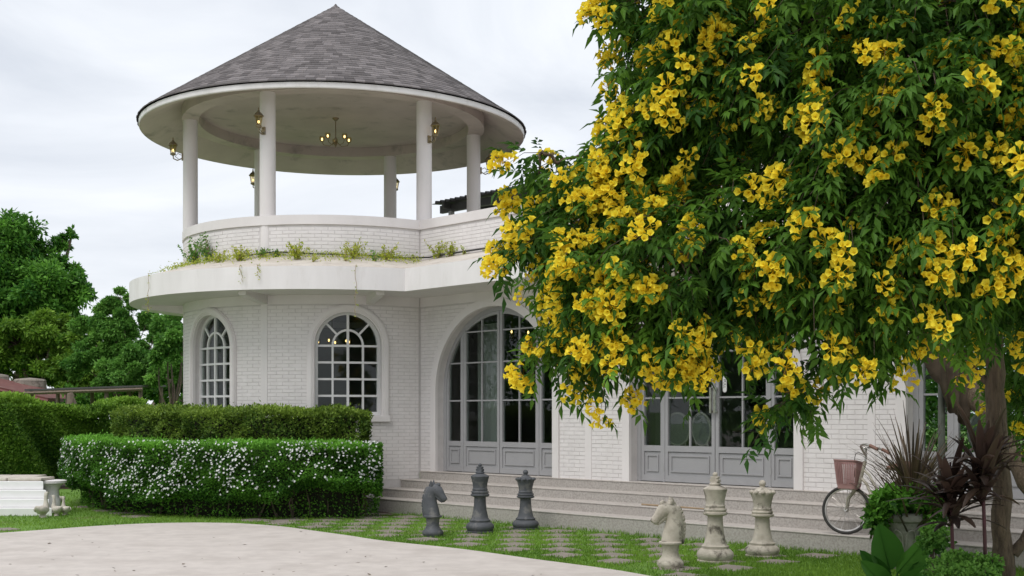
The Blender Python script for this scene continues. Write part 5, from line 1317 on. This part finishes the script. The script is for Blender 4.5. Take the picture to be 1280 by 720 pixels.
# blossom is thickest on the outer left side of the crown, thin in its hollow middle
prob = .50+.62*np.clip((850-tpx)/90, 0, 1)-.18*np.exp(-((tpx-910)/80)**2-((tpy-190)/110)**2)+.14*(tpy > 300)+.12*np.clip(facing, -1, 1)
patch = np.sin(tips[:, 0]*5.1+tips[:, 2]*3.3)+np.sin(tips[:, 2]*6.7-tips[:, 1]*4.1)
fl = (g.random(ns_) < np.clip(prob+.10*patch, .02, .85)) & (rel > .55)
fi = np.where(fl)[0]; fi = np.concatenate([fi, fi[(tpx[fi] < 860) & (g.random(len(fi)) < .75)]]); n = len(fi)
fx_ = unit(unit(outw[fi])*.7+np.array([0, -.25, .45])+rnd(n, g)*.4); fs_ = unit(np.cross(fx_, rnd(n, g))); fz_ = np.cross(fx_, fs_); fk_ = g.uniform(.85, 1.2, n); fp = tips[fi]+fx_*.045+g.normal(0, .035, (n, 3)); fv = g.integers(0, 8, n)
vis = (tpx[fi] > 630) & (tpx[fi] < 1285) & (tpy[fi] > -5) & (facing[fi] > -.1)
big_ = set(np.argsort(np.where(vis, np.linalg.norm(fp-np.array([0, 0, EYE]), axis=1), 99))[:300].tolist())
cm = []; parts = []
for v in range(8):
    V, F, T = cl[v]; o = obj('flower_cluster', V, F, M['flower'], None, tint=T, origin=(0, 0, 0)); cm.append(o.data); bpy.data.objects.remove(o)
for i in range(n):
    if i in big_: place(cm[fv[i]], 'flower_cluster', fp[i], fx_[i], fs_[i], fz_[i], float(fk_[i]))
    else:
        V, F, T = cl[fv[i]]; parts.append((fp[i]+(V[:, :1]*fx_[i]+V[:, 1:2]*fs_[i]+V[:, 2:]*fz_[i])*fk_[i], F, T))
V, F, T = join(parts); obj('blossoms', V, F, M['flower'], tree, tint=T, kind='stuff')
print('sprays', ns_, 'clusters', n)
# prop pole with a cloth pad under the leaning limb
pp = at(1177, 520, 13.0); zt = at(1177, 452, 13.0)[2]
prop = thing('prop_pole', 'grey green metal pole propping up the leaning limb', 'pole', (pp[0], pp[1], 0))
MB().lathe([(.055, 0), (.055, .012), (.037, .014), (.037, zt), (.03, zt+.002)], (pp[0], pp[1], 0), 16).build('post', M['pole'], prop, smooth=40)
MB().tube([(pp[0]-.10, pp[1], zt+.02), (pp[0]-.05, pp[1], zt-.0), (pp[0]+.05, pp[1], zt-.0), (pp[0]+.10, pp[1], zt+.02)], .018, 8).build('cradle', M['pole'], prop, smooth=60)
def drape():
    gg = np.random.default_rng(5); V = []; nu, nv = 26, 22
    for i in range(nu+1):
        u = i/nu; c = at(1150+60*u, 428+36*u, 13.0); 
        for j in range(nv+1):
            v = j/nv*2-1; a = v*math.pi*.62; w = .135
            x = math.sin(a)*w; z = math.cos(a)*w
            hang = max(0, abs(v)-.5)*2; fr = v < 0
            ln = (.14+.40*min(1, u/.45)**.7) if fr else .12
            fold = .028*math.sin(u*15+v*2)*(.3+hang)+.012*math.sin(u*37)
            V.append(c+np.array([.0+.05*hang*math.sin(u*5), x*1.15+(-fold if fr else fold), z-hang**1.2*ln+fold*.5]))
    F = [(i*(nv+1)+j, (i+1)*(nv+1)+j, (i+1)*(nv+1)+j+1, i*(nv+1)+j+1) for i in range(nu) for j in range(nv)]
    o = obj('cloth_wrap', V, F, M['cloth'], smooth=180); sb_ = o.modifiers.new('thick', 'SOLIDIFY'); sb_.thickness = .012
    return o
tag(drape(), 'dark brown cloth draped over the leaning limb above the prop pole', 'cloth')

# ================================================================ trees and sheds beyond the garden
def bg_tree(name, label, base, blobs, m, n, ls, seed, tr=.2, bark='bark2', group='trees beyond the garden', limbs=True, drop=.3):
    g = np.random.default_rng(seed); t = thing(name, label, 'tree', (base[0], base[1], 0), group)
    c_all = np.array([b[:3] for b in blobs]); top = c_all.mean(0)
    fork = np.array([base[0]*.6+top[0]*.4, base[1]*.6+top[1]*.4, top[2]*.45]); mb = MB()
    mb.tube([(base[0], base[1], -.2), (base[0]+.05, base[1], fork[2]*.5), fork], [tr*1.2, tr, tr*.8], 9); mb.build('trunk', M[bark], t, smooth=70)
    lb = MB(); parts = []; tot = sum(b[3]**2 for b in blobs)
    for b in blobs:
        c = np.array(b[:3]); mid = (fork+c)/2+g.normal(0, .15, 3); lb.tube(crom([fork, mid, c], 4), np.linspace(tr*.55, tr*.12, 9), 6)
        nc = max(8, int(26*(b[3]/1.0)**1.3)); cu = rnd(nc, g); cc = c+cu*b[3]*g.uniform(.55, 1.0, nc)[:, None]; cr = b[3]*g.uniform(.18, .36, nc); ct = g.normal(0, .14, nc)
        k = int(n*b[3]**2/tot); ci = g.integers(0, nc, k); u = rnd(k, g); P = cc[ci]+u*(cr[ci]*np.abs(g.normal(.75, .25, k)))[:, None]*np.array([1.15, 1.15, .75])
        D = unit(u*.8+rnd(k, g)*.7-np.array([0, 0, drop])); parts.append(blades(P, D, unit(rnd(k, g)*.7+np.array([0, 0, .8])), g.uniform(.7, 1.3, k)*ls, g.uniform(.4, .6, k)*ls, np.clip(.36+ct[ci]+g.normal(0, .2, k), 0, 1), fold=False))
        for q in range(min(nc, 10)): lb.tube([c, (c+cc[q])/2+g.normal(0, .05, 3), cc[q]], [tr*.12, tr*.08, tr*.04], 4, cap=False)
    V, F, T = join(parts); cr_ = obj('crown', V, F, m, t, tint=T)
    lb.build('limbs', M[bark], t)
    return t
def B(px, py, Y, rpx): return list(at(px, py, Y))+[rpx*Y/FPX]
def base(px, Y): p = at(px, 520, Y); return (p[0], p[1])
bg_tree('shade_tree', 'large dense dark green tree rising above the red roofed shed', base(15, 50), [B(10, 335, 50, 62), B(-50, 340, 51, 60), B(52, 365, 49, 48), B(20, 292, 50, 22), B(38, 310, 50, 26), B(78, 345, 50, 24), B(78, 303, 51, 13), B(90, 292, 51, 6), B(70, 400, 49, 36), B(0, 405, 49, 50), B(95, 372, 50, 17)], M['bgleaf1'], 90000, .20, 1, .35)
bg_tree('broad_leaf_tree', 'bright mid green tree crowding behind the concrete tanks', base(40, 46), [B(20, 430, 46, 34), B(65, 425, 46, 34), B(105, 425, 45, 26), B(50, 455, 46, 28), B(95, 465, 44, 28), B(-15, 445, 46, 32), B(120, 480, 44, 22)], M['bgleaf3'], 60000, .16, 2, .25)
bg_tree('feathery_tree', 'loose feathery light green tree beside the tower', base(150, 38), [B(150, 372, 38, 15), B(138, 398, 38, 22), B(165, 395, 38, 20), B(150, 425, 38, 26), B(190, 430, 37, 24), B(120, 440, 38, 22), B(165, 460, 36, 26), B(208, 460, 36, 20), B(130, 385, 38, 10), B(110, 410, 39, 18), B(185, 400, 39, 16), B(140, 470, 37, 22), B(100, 450, 38, 20)], M['bgleaf2'], 120000, .10, 3, .06, drop=.5)
bg_tree('slender_tree', 'slender tree with bare reddish brown trunk close by the tower wall', base(216, 33), [B(214, 420, 33, 20), B(226, 440, 33, 18), B(200, 440, 33, 16), B(225, 395, 33.5, 14), B(205, 405, 34, 14), B(222, 465, 34, 14), B(200, 470, 34, 14)], M['bgleaf2'], 22000, .11, 4, .06, drop=.5)
bg_tree('understorey_tree', 'dark bushy tree filling the gap above the boundary hedge', base(165, 37), [B(135, 488, 38, 20), B(170, 486, 38, 22), B(205, 490, 38, 20), B(230, 475, 37, 22), B(100, 498, 37.5, 18), B(225, 500, 36, 16), B(150, 470, 52, 34), B(205, 465, 52, 34), B(110, 480, 52, 30), B(240, 450, 53, 30)], M['bgleaf1'], 50000, .14, 5, .12)
# trees behind the house, seen through its far windows
for k, (s, o_) in enumerate([(.5, -13), (3.6, -12.5), (6.6, -13.5), (9.8, -12.5)]):
    c = PW(s, 0, o_); bg_tree('garden_tree', ['leafy garden tree seen through the glazed doors behind the urn', 'round green garden tree seen through glass beside the trunk', 'green garden tree far behind the house end', 'bushy garden tree behind the house end'][k], (c[0], c[1]), [[c[0], c[1], 1.6, 1.7], [c[0]+.8, c[1]+.3, 3.0, 1.6], [c[0]-.9, c[1], 2.8, 1.5], [c[0], c[1], 4.2, 1.4]], M['bgleaf2' if k % 2 else 'bgleaf3'], 8000, .2, 20+k, .14, group='trees behind the house')
# garden trees outside the picture on the left: they show only as reflections in the door glass
for k, (x, y) in enumerate([(-17, 7), (-19, 13), (-18, 19), (-15, 1)]):
    bg_tree('lawn_tree', ['tree across the drive reflected in the middle doors', 'tree across the drive reflected in the first arched doors', 'tree across the drive behind the white platform', 'tree across the drive by the entrance'][k], (x, y), [[x, y, 2.2, 1.9], [x+.4, y+1.2, 3.6, 1.8], [x, y-1.2, 3.4, 1.8], [x, y, 5.2, 1.6]], M['bgleaf1'], 7000, .24, 30+k, .16, group='trees across the drive')
# red roofed shed
sh = thing('garden_shed', 'low pale green shed with rusty red metal roof behind the boundary hedge', 'shed', tuple(at(10, 520, 37)*np.array([1, 1, 0])))
p = at(58, 500, 37); zr = p[2]; xr = p[0]; zl_ = at(0, 487, 37)[2]; xl = at(0, 487, 37)[0]
sl = (zr-zl_)/(xr-xl); xa = xl-3.0; za = zl_-3.0*sl
V = []
for y in (36.6, 41): V += [(xr+.2, y, zr+sl*.2), (xa, y, za), (xa, y, za+.10), (xr+.2, y, zr+sl*.2+.10)]
obj('roof', V, [(0, 1, 2, 3), (4, 7, 6, 5), (0, 4, 5, 1), (3, 2, 6, 7), (0, 3, 7, 4), (1, 5, 6, 2)], M['redroof'], sh)
MB().tube([(xr+.22, 36.55, zr+sl*.2+.0), (xa, 36.55, za+.0)], .05, 4).build('barge_board', M['redroof'], sh)
V = []
for y in (36.75, 40.5): V += [(xr-.25, y, 0), (xa+.2, y, 0), (xa+.2, y, za+sl*.2), (xr-.25, y, zr-sl*.25)]
obj('wall', V, [(0, 1, 2, 3), (4, 7, 6, 5), (0, 3, 7, 4), (1, 5, 6, 2)], M['shedwall'], sh)
c = at(6, 506, 37.15); MB().box((c[0], 36.74, c[2]), (.5, .04, .3)).build('window', M['ink'], sh)
for i, (pa, pb, py, nm) in enumerate([(18, 57, 474, 'wide mossy grey concrete water tank beside the shed roof'), (-12, 11, 469, 'narrower mossy grey concrete water tank partly past the shed roof')]):
    c = at((pa+pb)/2, py, 41.0); w = (pb-pa)/2*41.0/FPX; zt = c[2]
    t = thing('water_tank', nm, 'tank', (c[0], c[1], 0), 'concrete tanks by the shed', local=True)
    MB().lathe([(w, 0), (w, zt*.55), (w*1.02, zt*.56), (w*1.02, zt*.58), (w, zt*.59), (w, zt-.12), (w*.97, zt-.05)], n=28, cap=False).build('ring', M['tank'], t, smooth=30)
    MB().lathe([(w*1.0, zt-.06), (w*.9, zt), (w*.2, zt+.04), (0, zt+.05)], n=28).build('lid', M['tank'], t, smooth=30)
lt = thing('lean_to', 'open lean-to with thin dark sheet roof among the trees', 'shelter', tuple(at(110, 520, 34.5)*np.array([1, 1, 0])))
a, b = at(36, 489, 33.6), at(182, 484, 33.6)
V = [(x, y, z+dz) for dz in (0, .05) for x, y, z in ((a[0], 33.3, a[2]), (b[0], 33.3, b[2]), (b[0], 35.6, b[2]+.06), (a[0], 35.6, a[2]+.06))]
obj('sheet_roof', V, [(0, 3, 2, 1), (4, 5, 6, 7), (0, 1, 5, 4), (1, 2, 6, 5), (2, 3, 7, 6), (3, 0, 4, 7)], M['canopy'], lt)
MB().tube([(a[0], 33.32, a[2]-.06), (b[0], 33.32, b[2]-.06)], .05, 4).build('beam', M['wood'], lt)
for f in (.04, .35, .68, .97):
    for y in (33.45, 35.4): q = a*(1-f)+b*f; MB().tube([(q[0], y, 0), (q[0], y, q[2]+(0 if y < 34 else .05))], .06, 6).build('post', M['wood'], lt)
c = at(88.5, 520, 31.5); zt = at(88, 491, 31.5)[2]
MBw = MB(); MBw.tube([(c[0], 31.5, 0), (c[0]+.01, 31.5, zt*.6), (c[0]-.005, 31.5, zt-.05), (c[0]-.02, 31.5, zt)], [.10, .095, .09, .07], 9); MBw.tube([(c[0]+.05, 31.5, zt-.15), (c[0]+.28, 31.55, zt-.75)], [.05, .05], 6)
tag(MBw.build('wooden_post', M['wood'], smooth=50), 'thick weathered wooden post standing behind the boundary hedge', 'post')

# ================================================================ metal canopy on the roof terrace
co = -3.0; s0 = ws(540, co); pA = PW(s0, 0, co); zc = EYE+(520-255)/FPX*pA[1]
cn = thing('terrace_canopy', 'dark corrugated metal canopy on steel posts on the roof terrace', 'canopy', (pA[0], pA[1], 4.22))
rb = .155; n = int((S_END-s0)/rb); V = []; F = []
prof = []
for k in range(n):
    x = s0+k*rb; prof += [(x, 0), (x+rb*.60, 0), (x+rb*.68, .05), (x+rb*.88, .05), (x+rb*.96, 0)]
for x, h_ in prof:
    for o_, dz in ((co, 0), (co-3.2, .28)):
        V += [PW(x, zc+dz+h_, o_)]
F = [(2*k, 2*k+2, 2*k+3, 2*k+1) for k in range(len(prof)-1)]
rf = obj('corrugated_roof', V, F, M['canopy'], cn); sm_ = rf.modifiers.new('thick', 'SOLIDIFY'); sm_.thickness = .012
MB().strip(PW, [(s0+.02, zc-.10), (S_END, zc-.10)], .16, co-.28, co-.2).build('front_beam', M['canopy'], cn)
MB().strip(PW, [(s0+.02, zc+.05), (S_END, zc+.05)], .16, co-2.9, co-2.8).build('rear_beam', M['canopy'], cn)
for k in range(5):
    x = s0+.35+k*2.2
    V = [PW(x+dx, zc-.13+dz+(0 if o_ == co else .22), o_) for o_ in (co, co-2.9) for dz in (0, .11) for dx in (-.03, .03)]
    obj('rafter', V, [(0, 1, 3, 2), (4, 6, 7, 5), (0, 4, 5, 1), (2, 3, 7, 6), (0, 2, 6, 4), (1, 5, 7, 3)], M['canopy'], cn)
    MB().box(PW(x, (4.22+zc-.17)/2, co-.24), (.09, .09, zc-.17-4.22), ang_w).build('post', M['steel'], cn)
    MB().box(PW(x, (4.22+zc)/2, co-2.85), (.09, .09, zc-4.22), ang_w).build('post', M['steel'], cn)

# ================================================================ furniture behind the glass
def chair():
    t = thing('dining_chair', '', 'chair', local=True)
    MB().lathe([(.19, .40), (.215, .42), (.22, .45), (.20, .485), (.1, .495)], n=20).build('seat', M['fabric'], t, smooth=50)
    for x, y in ((-.15, -.15), (.15, -.15), (-.14, .16), (.14, .16)): MB().tube([(x*1.12, y*1.12, 0), (x, y, .42)], [.014, .022], 8).build('leg', M['woodw'], t)
    A = np.linspace(0, 2*math.pi, 28, endpoint=False); ring_ = [(.19*math.cos(a), .21+.05*(.25*math.sin(a)), .76+.24*math.sin(a)) for a in A]
    ring_.append(ring_[0]); MB().tube(ring_, .021, 8, up=(0, 1, 0)).build('back_frame', M['woodw'], t, smooth=60)
    V = [(.175*math.cos(a), .208+.05*(.23*math.sin(a)), .76+.225*math.sin(a)) for a in A]+[(.175*math.cos(a), .225+.05*(.23*math.sin(a)), .76+.225*math.sin(a)) for a in A]
    obj('back_panel', V, [tuple(range(28)), tuple(reversed(range(28, 56)))]+[(i, (i+1) % 28, 28+(i+1) % 28, 28+i) for i in range(28)], M['fabric'], t)
    for x in (-.13, .13): MB().tube([(x, .18, .42), (x*.9, .205, .56)], .016, 6).build('back_post', M['woodw'], t)
    return t
ch = chair()
CH = [(2.95, -1.0, 150, 'oval backed chair just inside the first arched doors'), (1.5, -2.9, 30, 'oval backed chair at the table deep inside the first arched doors'), (4.95, -1.05, 200, 'oval backed chair by the side panel of the doors with pull handles'), (5.55, -1.0, 170, 'oval backed chair behind the doors with pull handles, at the table end'), (6.55, -2.6, 20, 'oval backed chair beside the room pillar'), (7.15, -1.2, 120, 'oval backed chair by the hinged side of the doors with pull handles'), (9.75, -1.0, 190, 'pale oval backed chair behind the doors beside the prop pole'), (13.0, -1.1, 165, 'pale oval backed chair behind the glass next to the tree trunk')]
for i, (s, o_, a, lab) in enumerate(CH):
    o = ch if i == 0 else copy_tree(ch); p = PW(s, FL-.004, o_); o.location = p; o.rotation_euler = (0, 0, ang_w+R(a)); o['label'] = lab; o['group'] = 'dining chairs inside the house'
def rtable(s, o_, lab):
    t = thing('dining_table', lab, 'table', tuple(PW(s, FL-.004, o_)), 'tables inside the house', local=True)
    MB().lathe([(.5, .71), (.52, .72), (.52, .745), (.50, .75)], n=32).build('table_top', M['table'], t, smooth=40)
    MB().lathe([(.26, 0), (.25, .03), (.06, .08), (.045, .3), (.07, .5), (.05, .71)], n=16).build('pedestal', M['woodw'], t, smooth=40)
rtable(2.2, -1.9, 'round dark table inside the first arched doors'); rtable(6.0, -1.75, 'round dark table inside the doors with pull handles'); rtable(10.1, -1.9, 'round dark table inside the doors behind the tree')
chandelier((TC[0]-.1, TC[1]+.2, 3.62), .62, 'lit chandelier inside the round tower room', 1.3, 6)
p = at(640, 421, 22.8); chandelier((p[0], p[1], 3.62), .52, 'lit chandelier inside the first arched doors', 1.3, 6)
o = curtain(PW, .95, FL+.02, 3.2, .5, -.75); tag(o, 'pale full length curtain inside the first arched doors', 'curtain')
# oval framed mirrors on the back wall
for i, (px, py, w, h) in enumerate([(941, 488, .2, .3), (953, 480, .11, .14), (945, 460, .17, .2), (964, 486, .10, .13)]):
    r_ = ray(px, py); Ys = ((WC+WN*-6.82) @ WN)/(r_[:2] @ WN); p = r_*Ys+(0, 0, EYE); sm_ = (p[:2]-WC) @ WE
    t = thing('oval_mirror', ['largest oval framed mirror on the inner wall', 'small round framed picture above the largest oval mirror', 'oval framed picture high on the inner wall', 'small framed picture at the edge of the inner wall'][i], 'mirror', tuple(PW(sm_, p[2], -6.82)), 'frames on the inner wall')
    A = np.linspace(0, 2*math.pi, 25); ringp = [PW(sm_+w*math.cos(a), p[2]+h*math.sin(a), -6.82) for a in A]
    MB().tube(ringp, .025, 6).build('frame', M['ink'], t); obj('mirror_face', ringp[:-1], [tuple(range(24))], M['mirror'], t)
for o in bpy.data.objects:
    if 'local' in o: del o['local']
